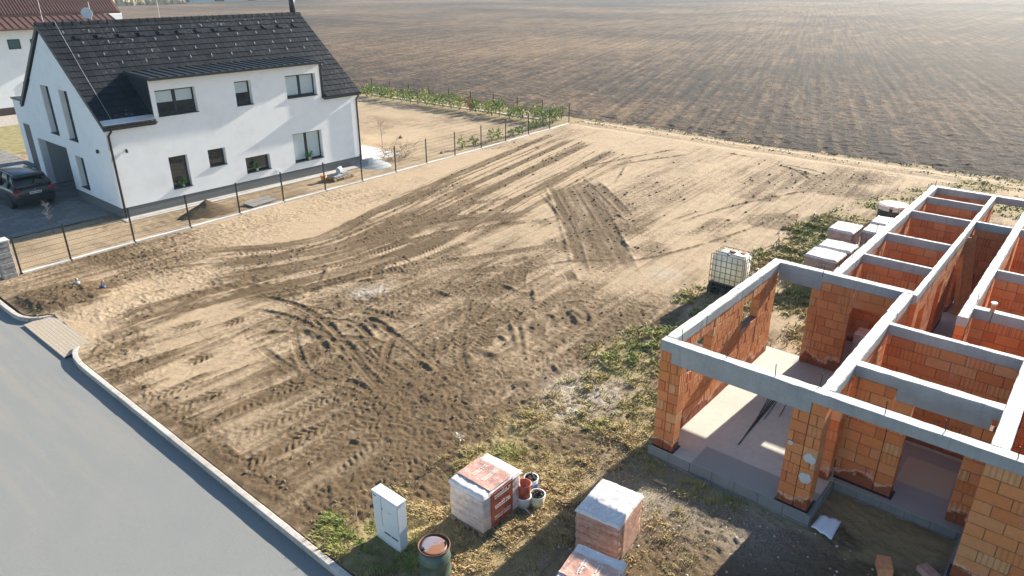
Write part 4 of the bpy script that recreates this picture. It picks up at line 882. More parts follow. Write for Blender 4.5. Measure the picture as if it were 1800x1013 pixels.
for jj, s in enumerate((5.9, 5.15, 4.35, 3.75)):
    k = 0; u = U0 + 0.9 + (jj % 2) * 0.55
    while u < U1 - 0.6: inst('snow_guard', sg_me, roof, on_roof(u, s, 0.035), (SA, 0, 0)); u += 1.12
vt_me = MB().prism([(-0.15, 0.0), (0.15, 0.03), (0.12, 0.07), (-0.03, 0.085), (-0.13, 0.06)], 0, -0.11, 0.11).mesh('vent_tile', M_TILE)
u = U0 + 1.35
while u < U1 - 0.5: inst('vent_tile', vt_me, roof, on_roof(u, 5.55, 0.03), (SA - 0.1, 0, 0)); u += 0.98
vg = MB()
for uu in (U0 - 0.012, U1 - 0.018): vg.prism([(eV, eZ - 0.16), (rV, rZ - 0.16), (bV, eZ - 0.16), (bV, eZ + 0.06), (rV, rZ + 0.05), (eV, eZ + 0.06)], 0, uu, uu + 0.03)
tag(hp(vg, 'verge_trim', M_DARK), kind='stuff')
# eaves gutters (left and right of the dormer), downpipes
def gutter(u0, u1, v, z):
    pr = [(math.cos(a) * 0.075, math.sin(a) * 0.075) for a in np.linspace(math.pi, 2 * math.pi, 9)]; pr += [(math.cos(a) * 0.065, math.sin(a) * 0.065) for a in np.linspace(2 * math.pi, math.pi, 9)]
    return MB().prism([(v + p, z + q) for p, q in pr], 0, u0, u1)
hp(gutter(U0, DU0 - 0.01, eV - 0.05, eZ + 0.015), 'gutter', M_DARK); hp(gutter(DU1 + 0.01, U1, eV - 0.05, eZ + 0.015), 'gutter', M_DARK)
hp(MB().obox(((U0 + DU0) / 2, eV + 0.16, eZ + 0.20), DU0 - U0 - 0.05, 0.30, 0.02, 0, SA), 'eaves_flashing', M_GALV)
for path in ([(12.62, eV - 0.05, eZ - 0.05), (12.62, eV - 0.05, eZ - 0.16), (12.53, HV0 - 0.07, eZ - 0.36), (12.53, HV0 - 0.07, 0.05)], [(26.24, eV - 0.05, eZ - 0.05), (26.24, eV - 0.05, eZ - 0.16), (26.20, HV0 - 0.07, eZ - 0.36), (26.20, HV0 - 0.07, 0.05)],
             [(23.98, HV0 - 0.17, DZ + 0.02), (23.98, HV0 - 0.17, DZ - 0.16), (23.98, HV0 - 0.08, DZ - 0.34), (23.98, HV0 - 0.08, eZ + 0.10)]):
    hp(MB().tube(path, 0.05, 10), 'downpipe', M_DARK, None, True)
# ---- dormer
dorm = hp(MB().prism([(HV0 - 0.24, DZ + 0.0), (36.75, DZ + 0.09), (36.75, DZ + 0.20), (HV0 - 0.24, DZ + 0.10)], 0, DU0 - 0.10, DU1 + 0.14), 'dormer_roof', M_DARK)
k = 0; u = DU0 + 0.02
while u < DU1 + 0.1:
    MB().prism([(HV0 - 0.24, DZ + 0.10), (36.75, DZ + 0.20), (36.75, DZ + 0.245), (HV0 - 0.24, DZ + 0.145)], 0, u - 0.014, u + 0.014).build('standing_seam', M_DARK, dorm); u += 0.43
for uu, dd in ((DU0 - 0.03, 0.03), (DU1, 0.03)):
    MB().prism([(HV0 - 0.001, EZ + 0.05), (HV0 - 0.001, DZ), (36.7, DZ + 0.08), (36.5, DZ + 0.0)], 0, uu, uu + dd).build('cheek', M_DARK, dorm)
gutter(DU0 - 0.1, DU1 + 0.14, HV0 - 0.30, DZ + 0.07).build('gutter', M_DARK, dorm)
# ---- flue, lightning conductor, aerial cable
fl = gp(0, 0)
flue = hp(MB().lathe([(0.17, 0), (0.17, 1.35), (0.14, 1.36)], (26.1, RV + 0.15, RZ_ - 0.15), 18), 'flue', M_DARK, None, True); MB().lathe([(0.05, 0), (0.05, 0.16), (0.19, 0.16), (0.12, 0.24), (0, 0.27)], (26.1, RV + 0.15, RZ_ + 1.2), 18).build('cowl', M_GALV, flue)
wire = MB(); wire.tube([on_roof(13.15, SLn - 0.02, 0.14), on_roof(13.0, 3.6, 0.07), on_roof(12.85, 0.15, 0.07)], 0.007, 5)
hp(wire, 'lightning_conductor', M_GALV); hp(MB().tube([(18.1, rV, rZ + 0.08), (18.1, rV, rZ + 1.5)], 0.01, 5), 'lightning_rod', M_GALV); hp(MB().tube([(12.7, rV, rZ + 0.08), (12.7, rV, rZ + 1.5)], 0.01, 5), 'lightning_rod', M_GALV)
# ---- wall lamps
for c, d in (((13.16, HV0 - 0.07, 3.07), 0), ((HU0 - 0.07, 35.25, 2.99), 1)):
    l = hp(MB().lathe([(0.05, -0.09), (0.055, -0.02), (0.055, 0.06), (0.03, 0.08)], c, 14), 'wall_lamp', M_FRAME, None, True)
    a = [c[0], c[1], c[2]]; b = list(a); b[1 if d == 0 else 0] += 0.075; MB().tube([a, b], 0.025, 8).build('bracket', M_FRAME, l)
hp(MB().box(20.55, 20.75, HV0 - 0.02, HV0, 0.62, 0.76), 'outlet_grille', simple('light_plastic', (0.75, 0.76, 0.77), 0.5))
# ---- flat roofed wing
WV1 = 49.8; WU = 13.6
wing = hp(MB().box(WU, WU + 8, HV1 + 0.002, WV1, 0, 3.75), 'wing', M_WHITE); MB().bbox(WU - 0.06, WU + 8.05, HV1 + 0.01, WV1 + 0.06, 3.75, 3.84, 0.01).build('roof_edge', M_DARK, wing)
gd = MB().bbox(WU - 0.03, WU - 0.002, 46.7, 48.9, 0.04, 2.45, 0.01).build('garage_door', simple('garage_door_grey', (0.075, 0.085, 0.10), 0.5), wing)
for k in range(4): MB().box(WU - 0.036, WU - 0.031, 46.72, 48.88, 0.55 + 0.5 * k, 0.565 + 0.5 * k).build('groove', M_FRAME, gd)
# house plants standing on the inner sills are seen through the panes
M_PLANT = leaf_mat('plant_leaf', (0.035, 0.09, 0.02), (0.10, 0.20, 0.03))
def leaves(mb, c, r, n, size, flat=0.8, droop=0.3, rnd=random, ww=0.35):
    for _ in range(n):
        d = Vector((rnd.gauss(0, 1), rnd.gauss(0, 1), rnd.gauss(0, 1) * flat)).normalized(); p = Vector(c) + Vector((d.x * r[0], d.y * r[1], d.z * r[2])) * rnd.random() ** 0.45
        a = (d + Vector((rnd.uniform(-.6, .6), rnd.uniform(-.6, .6), rnd.uniform(-.2, .8) - droop))).normalized(); b = a.orthogonal().normalized(); b.rotate(Matrix.Rotation(rnd.uniform(0, 6.3), 3, a))
        s = size * rnd.uniform(0.6, 1.3); mb.cur = rnd.uniform(0.001, 0.999); nn = a.cross(b) * s * 0.12
        mb.add([p, p + a * s * 0.5 + b * s * ww + nn, p + a * s, p + a * s * 0.5 - b * s * ww + nn], [(0, 1, 2), (0, 2, 3)])
def window_plant(u, z, h, label):
    t = tag(empty('potted_plant', (u, HV0 + 0.09, z)), label, 'plant'); MB().lathe([(0.05, 0), (0.07, 0.12), (0.06, 0.12)], n=12).build('pot', simple('clay_pot', (0.5, 0.45, 0.4), 0.7), t)
    m = MB(); leaves(m, (0, 0, 0.12 + h / 2), (0.2, 0.05, h / 2), 60, 0.12); m.build('leaves', M_PLANT, t)
window_plant(22.75, 0.908, 0.34, 'bushy potted plant on the sill of the wide ground-floor window with blinds'); window_plant(19.5, 0.898, 0.28, 'potted plant on the sill of the low wide dark window'); window_plant(15.5, 0.888, 0.30, 'potted plant on the sill of the tall narrow ground-floor window')
# ================================================================== FENCES, YARD, GARDEN
M_POST = simple('fence_post', (0.022, 0.026, 0.028), 0.5, 0.2, var=0.2); M_WIRE = simple('fence_wire', (0.03, 0.05, 0.045), 0.5, 0.3)
M_BOARD = simple('fence_board', (0.55, 0.53, 0.50), 0.9, var=0.12, scale=4, bump=0.3, dirt=(0.30, 0.25, 0.19))
def fence(name, pts, label, cat, heights=None, board=True, wires=True, group=None):
    o0 = Vector((*pts[0], 0)); t = tag(empty(name, o0), label, cat, group)
    pts = [Vector((*p, 0)) - o0 for p in pts]
    for i, p in enumerate(pts):
        h = heights[i] if heights else 1.5
        m = MB(); m.bbox(p.x - 0.03, p.x + 0.03, p.y - 0.022, p.y + 0.022, -0.15, h, 0.004); q = m.build('post', M_POST, t); MB().bbox(p.x - 0.034, p.x + 0.034, p.y - 0.026, p.y + 0.026, h, h + 0.015, 0.003).build('cap', M_POST, q)
    for a, b in zip(pts[:-1], pts[1:]):
        L = (b - a).length; d = (b - a) / L; ang = math.atan2(d.y, d.x); c = (a + b) / 2
        if board:
            m = MB(); m.obox((c.x, c.y, 0.0), L - 0.07, 0.20, 0.13, ang); m.build('base_board', M_BOARD, t)
        if wires:
            m = MB(); r = 0.0022
            for k in range(1, int(L / 0.05)):
                p = a + d * (0.05 * k); m.add([p + Vector((-d.x * r, -d.y * r, 0.16)), p + Vector((d.x * r, d.y * r, 0.16)), p + Vector((d.x * r, d.y * r, 1.43)), p + Vector((-d.x * r, -d.y * r, 1.43))], [(0, 1, 2, 3)])
            for k in range(7):
                z = 0.18 + k * 0.205; p = a + d * 0.03; q = b - d * 0.03
                for s in (-0.006, 0.006): m.add([p + Vector((-d.y * s, d.x * s, z)), q + Vector((-d.y * s, d.x * s, z)), q + Vector((-d.y * s, d.x * s, z + 0.006)), p + Vector((-d.y * s, d.x * s, z + 0.006))], [(0, 1, 2, 3)])
            o = m.build('mesh_panel', M_WIRE, t); tag(o, kind='stuff')
    return t
side = [gp(*q) for q in [(38, 482)]] + [gp(*q) for q in [(125, 458), (237, 426.8), (335, 400.6), (422, 377), (499, 355.5), (572.5, 336.3), (637, 319.5), (696, 303.5), (750, 288.5), (800, 275), (846, 262), (889, 250), (929, 238), (966, 228), (1000, 217.5)]]
fence('side_fence', side, 'dark post and wire mesh fence on low concrete boards beside the bare plot', 'fence')
back = [side[-1]] + [np.array([44.55 - 0.05 * k, side[-1][1] + 2.5 * k]) for k in range(1, 10)]
fence('garden_fence', back[1:], 'dark mesh fence along the field behind the shrub row', 'fence', board=True)
# gate pillar and gate at the yard entrance
gpil = tag(empty('gate_pillar', (6.62, 30.20, 0)), 'grey split-stone gate pillar with flat cap beside the yard fence', 'pillar')
M_STONE = simple('split_stone', (0.27, 0.26, 0.25), 0.9, var=0.35, scale=9, bump=0.8, bscale=25)
for k in range(7): MB().bbox(-0.24, 0.24, -0.2, 0.2, 0.2 * k + 0.003, 0.2 * k + 0.197, 0.015).build('stone_course', M_STONE, gpil, loc=(random.uniform(-.008, .008), random.uniform(-.008, .008), 0))
MB().bbox(-0.27, 0.27, -0.23, 0.23, 1.402, 1.47, 0.01).build('cap', M_BOARD, gpil)
gate = tag(empty('yard_gate', (6.55, 30.6, 0)), 'grey metal bar gate hung on the stone pillar', 'gate')
M_GATE = simple('gate_steel', (0.33, 0.36, 0.39), 0.45, 0.5)
MB().bbox(-0.025, 0.025, 0.0, 3.4, 0.08, 0.13, 0.004).build('rail', M_GATE, gate); MB().bbox(-0.025, 0.025, 0.0, 3.4, 1.25, 1.30, 0.004).build('rail', M_GATE, gate)
for k in range(24): MB().bbox(-0.012, 0.012, 0.02 + k * 0.145, 0.045 + k * 0.145, 0.132, 1.248, 0.002).build('bar', M_GATE, gate)
# paved yard
yard = MB(); yard.add([(6.6, 35.0, 0.012), (12.47, 35.0, 0.012), (12.47, 39.2, 0.012), (17.9, 39.2, 0.012), (17.9, 43.4, 0.012), (13.6, 43.4, 0.012), (13.6, 60, 0.012), (6.6, 60, 0.012)], [(0, 1, 2, 3, 4, 5, 6, 7)])
M_PAVE = paver_mat('yard_pavers', (0.20, 0.205, 0.21), (0.12, 0.125, 0.135), (0.06, 0.06, 0.06), 1.0, 0.6, 0.4, 0.0, 0.12)
yard.v = [(x, y, 0.03) for x, y, z in yard.v]
tag(yard.build('paved_yard', M_PAVE), kind='structure')
bed = MB(); bp = [(6.7, 35.4), (9.3, 35.4), (9.9, 36.0), (11.3, 34.6), (11.7, 33.8), (6.7, 33.6)]
pth = MB(); pth.box(12.3, 27.4, 33.45, 34.06, -0.1, 0.035); pth.box(26.34, 29.6, 34.062, 38.0, -0.1, 0.03)
tag(pth.build('perimeter_path', simple('path_concrete', (0.42, 0.41, 0.39), 0.9, var=0.12, scale=2, bump=0.3, kind='World')), kind='structure')
# soil heap by the house
def heap(name, c, rx, ry, h, mat, label, cat, seed, lump=0.25, parent=None):
    n = 44; a = np.linspace(0, 2 * math.pi, n + 1)[:-1]; vs = []; fs = []; rings = 16
    for j in range(rings + 1):
        r = j / rings
        for k in range(n):
            x, y = r * math.cos(a[k]), r * math.sin(a[k]); rr = 1 + 0.25 * (vn(np.array([math.cos(a[k]) * 1.5 + seed]), np.array([math.sin(a[k]) * 1.5]), seed)[0] - 0.5)
            z = h * (1 - r) ** 1.05 * (1 + lump * (fbm(np.array([x * 3 + seed]), np.array([y * 3]), seed, 3)[0] - 0.5)) + (0.06 * h * (fbm(np.array([x * 14]), np.array([y * 14 + seed]), seed, 2)[0] - 0.5)) - 0.03 * r
            vs.append((x * rx * rr, y * ry * rr, z))
    for j in range(rings):
        for k in range(n): fs.append((j * n + k, j * n + (k + 1) % n, (j + 1) * n + (k + 1) % n, (j + 1) * n + k))
    return tag(MB().add(vs, fs).build(name, mat, None, True, c), label, cat)
q = gp(372, 377); M_HEAP = soil_mat('heap_soil', (0.115, 0.083, 0.053), (0.08, 0.058, 0.036))
heap('soil_heap', (q[0], q[1] + 0.35, 0), 1.45, 0.85, 0.62, M_HEAP, 'pointed heap of brown soil between fence and white house', 'heap', 4)
q = gp(655, 292); heap('gravel_heap', (q[0] + 0.2, q[1] + 0.3, 0.02), 1.1, 1.5, 0.42, simple('grey_gravel', (0.30, 0.33, 0.35), 0.9, var=0.35, scale=30, bump=0.9, bscale=60, kind='World'), 'low heap of blue-grey gravel at the house corner', 'heap', 9)
q = gp(462, 358); tag(MB().obox((0, 0, 0), 1.5, 0.75, 0.05, 0.15, 0.05).build('cover_board', simple('grey_board', (0.20, 0.20, 0.20), 0.8, var=0.2), None, loc=(q[0], q[1] + 0.2, 0.06)), 'flat grey board lying on sand beside the soil heap', 'board')
# pallet with leftovers at the house corner
M_WOOD = simple('pallet_wood', (0.36, 0.27, 0.17), 0.9, var=0.3, scale=14, bump=0.4); M_OLDWOOD = simple('weathered_wood', (0.20, 0.165, 0.13), 0.9, var=0.35, scale=14, bump=0.4)
def pallet(parent, w=1.2, d=0.8, z=0.0, mat=None, h=0.144):
    p = MB().box(-0.001, 0.001, -0.001, 0.001, z + 0.05, z + 0.06).build('pallet', mat or M_WOOD, parent)
    for x in (-w / 2 + 0.05, 0, w / 2 - 0.05):
        for y in (-d / 2 + 0.07, 0, d / 2 - 0.07): MB().box(x - 0.045, x + 0.045, y - 0.07, y + 0.07, z + 0.024, z + h - 0.044).build('block', mat or M_WOOD, p)
    for y in (-d / 2 + 0.07, 0, d / 2 - 0.07): MB().box(-w / 2, w / 2, y - 0.07, y + 0.07, z, z + 0.022).build('runner', mat or M_WOOD, p); MB().box(-w / 2, w / 2, y - 0.07, y + 0.07, z + h - 0.043, z + h - 0.023).build('stringer', mat or M_WOOD, p)
    n = 7
    for k in range(n):
        x = -w / 2 + 0.05 + (w - 0.1) * k / (n - 1); MB().box(x - 0.05, x + 0.05, -d / 2, d / 2, z + h - 0.022, z + h).build('slat', mat or M_WOOD, p)
    return p
q = gp(600, 315); cp = tag(empty('leftover_pallet', (q[0], q[1] + 0.15, 0.03), 0.1), 'pallet of stacked grey slabs and leftover bags at the house corner', 'pallet'); pallet(cp, 1.4, 0.8)
for k, (x, y, w, d, h) in enumerate([(-0.3, 0.0, 0.6, 0.6, 0.10), (0.35, 0.1, 0.5, 0.5, 0.16)]): MB().bbox(x - w / 2, x + w / 2, y - d / 2, y + d / 2, 0.146, 0.146 + h, 0.01).build('slab_stack', simple('slab_grey%d' % k, (0.32, 0.34, 0.36), 0.9), cp)
for k, (x, y, c) in enumerate([(0.05, 0.1, (0.7, 0.7, 0.7)), (0.3, 0.25, (0.66, 0.62, 0.55)), (-0.1, -0.1, (0.35, 0.42, 0.5))]): MB().lathe([(0.10, 0), (0.13, 0.05), (0.13, 0.2), (0.06, 0.27)], (x, y, 0.30), 10).build('bag', simple('bag%d' % k, c, 0.6), cp, True)
b = tag(empty('orange_bucket', (q[0] - 1.0, q[1] + 0.2, 0.035)), 'small orange-brown bucket beside the leftover pallet', 'bucket'); MB().lathe([(0.13, 0), (0.17, 0.33), (0.155, 0.33), (0.12, 0.03)], n=18).build('tub', simple('orange_plastic', (0.55, 0.25, 0.07), 0.5), b, True); MB().lathe([(0.178, 0.30), (0.178, 0.34), (0.15, 0.34)], n=18).build('rim', simple('orange_plastic_rim', (0.5, 0.22, 0.06), 0.5), b, True)
# ---- saplings
M_BARK = simple('sapling_bark', (0.14, 0.10, 0.075), 0.9, var=0.3, scale=30); M_TWIG = simple('twig', (0.20, 0.15, 0.12), 0.9, var=0.3)
def sapling(c, h, label, seed, bright=None):
    r = random.Random(seed); t = tag(empty('sapling', (c[0], c[1], 0)), label, 'tree')
    MB().tube([(0, 0, -0.05), (0.02, 0.01, h * 0.4), (0.0, 0.03, h)], [0.022, 0.016, 0.006], 6).build('trunk', M_BARK, t); m = MB()
    for k in range(26):
        z = h * r.uniform(0.4, 0.97); a = r.uniform(0, 6.28); L = h * r.uniform(0.12, 0.26); p = Vector((0.01, 0.02, z)); d = Vector((math.cos(a), math.sin(a), r.uniform(0.5, 1.2))).normalized()
        m.tube([p, p + d * L * 0.5 + Vector((0, 0, 0.02)), p + d * L], [0.006, 0.005, 0.003], 4)
        for _ in range(3):
            e = Vector((r.uniform(-1, 1), r.uniform(-1, 1), r.uniform(0, 1))).normalized(); s = p + d * L * r.uniform(0.4, 0.9); m.tube([s, s + e * L * 0.45], [0.004, 0.002], 3)
    o = m.build('crown', bright or M_TWIG, t); tag(o, kind='stuff'); return t
q = gp(672, 260); sapling(q, 1.7, 'bare leafless sapling standing alone in the sandy garden', 1)
q = gp(94, 410); sapling(q, 1.3, 'small bare pale-twigged sapling in the soil bed near the car', 2, simple('pale_twig', (0.5, 0.47, 0.43), 0.8))
for x, y, s, l in [(704, 243, 0.22, 'small dark clod of earth alone in the sandy garden'), (776, 270, 0.16, 'small dark clod of earth close to the side fence')]:
    q = gp(x, y); heap('earth_clod', (q[0], q[1], 0.0), s, s * 0.8, s * 1.0, M_HEAP, l, 'clod', x % 13)
# ---- shrub row along the garden fence
M_LAUREL = leaf_mat('laurel_leaf', (0.08, 0.14, 0.025), (0.24, 0.31, 0.055)); M_YLEAF = leaf_mat('yellow_leaf', (0.16, 0.22, 0.04), (0.34, 0.36, 0.08)); M_RUST = leaf_mat('rusty_leaf', (0.22, 0.13, 0.05), (0.36, 0.22, 0.08)); M_STEM = simple('stem', (0.12, 0.09, 0.05), 0.9)
def shrub(c, w, h, mat, label, group, seed, n=170):
    r = random.Random(seed); t = tag(empty('shrub', (c[0], c[1], 0), r.uniform(0, 6)), label, 'shrub', group); m = MB(); st = MB()
    for k in range(6):
        a = r.uniform(0, 6.28); e = Vector((math.cos(a) * w * r.uniform(.2, .5), math.sin(a) * w * r.uniform(.2, .5), h * r.uniform(0.75, 1.05))); st.tube([(0, 0, -0.05), e * 0.5 + Vector((0, 0, 0.05)), e], [0.012, 0.009, 0.004], 4)
        leaves(m, e * 0.66, (w * 0.32, w * 0.32, h * 0.40), n // 5, 0.19, 0.9, 0.1, r, 0.25)
    tag(st.build('stems', M_STEM, t), kind='stuff'); tag(m.build('foliage', mat, t), kind='stuff'); return t
rs = random.Random(12)
k = 0; y = side[-1][1] + 0.9
while y < 55:
    mt, lb, gr = ((M_LAUREL, 'green leafy shrub in the row along the garden mesh fence', 'green shrubs along the garden fence') if k % 4 != 2 else (M_YLEAF, 'yellow-green leafy shrub in the row along the garden mesh fence', 'yellow-green shrubs along the garden fence'))
    if k == 9: mt, lb, gr = M_RUST, 'rust-brown shrub among the green ones along the garden mesh fence', None
    shrub((43.75 - 0.05 * (y - 32) / 2.5 + rs.uniform(-0.15, 0.2), y), rs.uniform(0.8, 1.3), rs.uniform(0.9, 1.35), mt, lb, gr, k); y += rs.uniform(0.75, 1.2); k += 1
for j, (x, yy, hh) in enumerate([(815, 262, 0.8), (835, 256, 0.5), (868, 250, 0.9), (878, 245, 0.75), (905, 240, 0.55), (915, 236, 0.6), (935, 228, 0.7), (945, 226, 0.6), (958, 221, 0.7), (980, 214, 1.0), (990, 211, 1.1)]):
    q = gp(x, yy); shrub((q[0], q[1] + 0.15), 0.55, hh * 0.85, M_LAUREL if j % 3 else M_YLEAF, 'low young shrub planted close behind the side fence', 'young shrubs behind the side fence', 60 + j, 60)
# pile of bare branches leaning on the side fence
q = gp(715, 283); br = MB(); rr = random.Random(8)
for k in range(170):
    p = Vector((rr.uniform(-1.2, 1.1), rr.uniform(0.0, 0.8), rr.uniform(0, 0.85))); d = Vector((rr.gauss(0, 1), rr.gauss(0, 0.5), rr.gauss(0, 0.45))).normalized(); L = rr.uniform(0.3, 0.9)
    br.tube([p, p + d * L * 0.5 + Vector((0, 0, rr.uniform(-.05, .08))), p + d * L], [0.009, 0.007, 0.004], 4)
tag(br.build('brush_pile', simple('dry_brush', (0.18, 0.13, 0.10), 0.95, var=0.4), None, loc=(q[0], q[1] + 0.35, 0.05)), 'pile of dry brown branches leaning behind the side fence', 'branches', None, None)
# ================================================================== NEIGHBOUR AND FAR BUILDINGS
NB = tag(empty('neighbour_house', (17, 68.6, 0)), 'white house with brown ribbed roof and satellite dish behind the yard', 'house')
NO = Vector((-17, -68.6, 0))
def npart(mb, name, mat, parent=None):
    o = mb.build(name, mat, parent or NB); o.location = NO if parent is None else (0, 0, 0); return o
M_BROWNR = simple('brown_ribbed_roof', (0.115, 0.055, 0.042), 0.6, 0.1, var=0.2, scale=3); M_NWIN = simple('dark_window', (0.05, 0.10, 0.10), 0.15)
def onp(x, y, v):
    r = ray(x, y); t = v / r[1]; return r[0] * t, CAMH + r[2] * t
nw_r = onp(66, 60, 68.6)[0] + 6.0
ez = onp(20, 52, 68.6)[1]; print('neighbour eave', ez, nw_r, onp(175, 44, 72), onp(145, 0, 72))
npart(MB().box(2, nw_r, 68.6, 80, 0, ez), 'wall', M_WHITE)
npart(MB().box(2, nw_r + 0.01, 68.56, 68.598, 0, 0.6), 'plinth', simple('brown_plinth', (0.07, 0.045, 0.04), 0.8))
pr = MB(); RUN = 2.2
pr.prism([(67.9, ez - 0.05), (67.9 + RUN, ez + 0.75), (67.9 + RUN, ez + 0.85), (67.9, ez + 0.06)], 0, 1.8, nw_r + 0.4); pr = npart(pr, 'lower_roof', M_BROWNR)
u = 2.0
while u < nw_r + 0.3: MB().prism([(67.9, ez + 0.06), (67.9 + RUN, ez + 0.85), (67.9 + RUN, ez + 0.90), (67.9, ez + 0.11)], 0, u - 0.02, u + 0.02).build('standing_seam', M_BROWNR, pr); u += 0.5
mr = MB(); mr.prism([(70.05, ez + 0.85), (75.5, ez + 5.2), (75.5, ez + 5.3), (70.05, ez + 0.98)], 0, 1.5, nw_r + 1.4); mr = npart(mr, 'main_roof', M_BROWNR)
rib = MB(); u = 1.6
while u < nw_r + 1.35: rib.prism([(70.05, ez + 0.98), (75.5, ez + 5.3), (75.5, ez + 5.36), (70.05, ez + 1.04)], 0, u - 0.05, u + 0.05); u += 0.22
tag(rib.build('ribs', M_BROWNR, mr), kind='stuff')
npart(MB().prism([(70.0, 0), (81, 0), (81, ez + 0.9), (75.5, ez + 5.1), (70.0, ez + 0.8)], 0, nw_r + 0.02, nw_r + 1.45), 'gable_wall', M_WHITE)
for x0, x1, y0, y1 in [(11.5, 38, 70, 86), (52, 66, 69, 84), (40, 52, 144, 160)]:
    a, z1_ = onp(x0, y0, 68.6); b, z0_ = onp(x1, y1, 68.6); f = npart(MB().box(a, b, 68.57, 68.598, z0_, z1_), 'window', M_FRAME); MB().box(a + 0.08, b - 0.08, 68.55, 68.569, z0_ + 0.08, z1_ - 0.08).build('pane', M_NWIN, f)
dx, dz = onp(152, 24, 69.0); dish = MB()
for k in range(1): dish.lathe([(0.0, 0.0), (0.2, 0.02), (0.36, 0.07), (0.45, 0.13), (0.44, 0.15), (0.35, 0.09), (0.2, 0.04)], n=20)
d = npart(MB().tube([(dx + 0.35, 69.1, ez + 0.4), (dx + 0.35, 69.1, dz + 0.9)], 0.035, 6), 'mast', M_GALV); o = dish.build('satellite_dish', simple('dish', (0.45, 0.52, 0.56), 0.5), d, True); o.rotation_euler = (math.radians(75), 0, math.radians(-10)); o.location = (dx, 69.0, dz)
tag(MB().add([(-3, 50.5, 0.02), (40, 56.2, 0.02), (40, 90, 0.02), (-3, 90, 0.02)], [(0, 1, 2, 3)]).build('lawn', simple('dry_lawn', (0.24, 0.21, 0.09), 0.95, var=0.4, scale=2.5, bump=0.7, bscale=14, kind='World')), kind='structure')
tag(MB().add([(-3, 63.5, 0.03), (34, 63.5, 0.03), (34, 68.5, 0.03), (-3, 68.5, 0.03)], [(0, 1, 2, 3)]).build('gravel_yard', simple('pale_gravel', (0.34, 0.31, 0.28), 0.95, var=0.3, scale=6, bump=0.6, kind='World')), kind='structure')
fence('lawn_fence', [(13.0 - 3.0, 53.4), (12.45, 53.4)], 'short run of dark mesh fence between the paved yard and the dry lawn', 'fence', board=False)
# sheds at the far edge of the field
M_SHED = simple('blue_sheet', (0.075, 0.20, 0.32), 0.6, var=0.12, scale=0.1, kind='World'); M_SHED2 = simple('pale_blue_sheet', (0.36, 0.50, 0.57), 0.6, var=0.08, scale=0.1, kind='World')
def shed(u0, u1, v0, v1, h, mat, label):
    t = tag(empty('farm_shed', (u0, v0, 0)), label, 'shed'); L = u1 - u0; D = v1 - v0
    MB().box(0, L, 0, D, 0, h).build('wall', mat, t); MB().prism([(-0.6, h + 0.01), (D / 2, h + 2.6), (D + 0.6, h + 0.01), (D + 0.6, h + 0.2), (D / 2, h + 2.8), (-0.6, h + 0.2)], 0, -0.5, L + 0.5).build('roof', M_SHED2, t)
    rb_ = MB()
    for k in range(int(L / 1.2)): rb_.box(0.6 + k * 1.2, 0.7 + k * 1.2, -0.12, -0.01, 0.0, h - 0.02)
    tag(rb_.build('ribs', mat, t), kind='stuff')
    for k in range(int(L // 16)): MB().box(5 + k * 16, 9.5 + k * 16, -0.14, -0.02, 0.01, 4.4).build('door', M_DARK, t)
shed(100, 150, 305, 330, 7, M_SHED, 'long dark blue metal shed at the far edge of the field'); shed(152, 235, 318, 340, 6, M_SHED2, 'long pale blue shed beside the dark blue one beyond the field')
rs = random.Random(4); mt = leaf_mat('dry_reed', (0.22, 0.17, 0.08), (0.40, 0.32, 0.17)); m = MB()
for k in range(900):
    x = rs.uniform(100, 150); y = rs.uniform(298, 303); h = rs.uniform(0.8, 2.4); m.cur = rs.random() * 0.99 + 0.005; w = rs.uniform(0.3, 0.9); a = rs.uniform(-0.6, 0.6)
    m.add([(x - w, y, 0), (x + w, y + a, 0), (x + w * 0.3, y + a * .5, h), (x - w * 0.4, y, h * 0.9)], [(0, 1, 2, 3)])
tag(m.build('reeds', mt), 'strip of tall dry grass at the foot of the blue shed', 'grass', None, 'stuff')
# ================================================================== THINGS ON SITE
M_WPLAST = simple('white_cabinet', (0.72, 0.74, 0.76), 0.45, var=0.04, scale=3, dirt=(0.55, 0.55, 0.53), dirt_amt=0.35); M_BLACK = simple('black_plastic', (0.012, 0.012, 0.013), 0.5)
# ---- utility cabinet
cab = tag(empty('utility_cabinet', (6.85, 8.93, gz(6.85, 8.93) - 0.02)), 'tall white two-door utility meter cabinet standing in the grass by the kerb', 'cabinet')
MB().bbox(-0.10, 0.10, -0.36, 0.36, -0.1, 0.42, 0.006).build('base', M_WPLAST, cab); body = MB().bbox(-0.105, 0.105, -0.365, 0.365, 0.425, 1.16, 0.006).build('body', M_WPLAST, cab)
MB().bbox(-0.125, 0.12, -0.375, 0.105, 1.163, 1.20, 0.006).build('lid', M_WPLAST, cab); MB().bbox(-0.125, 0.12, 0.112, 0.375, 1.163, 1.20, 0.006).build('lid', M_WPLAST, cab)
d1 = MB().bbox(-0.118, -0.106, -0.355, 0.10, 0.44, 1.15, 0.004).build('door', M_WPLAST, cab); d2 = MB().bbox(-0.118, -0.106, 0.118, 0.355, 0.44, 1.15, 0.004).build('door', M_WPLAST, cab)
MB().bbox(-0.124, -0.119, 0.075, 0.092, 0.86, 0.90, 0.001).build('lock', M_BLACK, d1)
MB().prism([(-0.145, 0.865), (-0.105, 0.865), (-0.125, 0.905)], 0, -0.1205, -0.1185).build('warning_sign', simple('sign_grey', (0.30, 0.30, 0.28), 0.5), d1); MB().box(-0.1205, -0.1185, 0.24, 0.33, 1.095, 1.115).build('number_plate', M_BLACK, d2); MB().prism([(0.235, 0.93), (0.265, 0.93), (0.25, 0.96)], 0, -0.1205, -0.1185).build('warning_sign', simple('sign_grey2', (0.45, 0.45, 0.42), 0.5), d2)
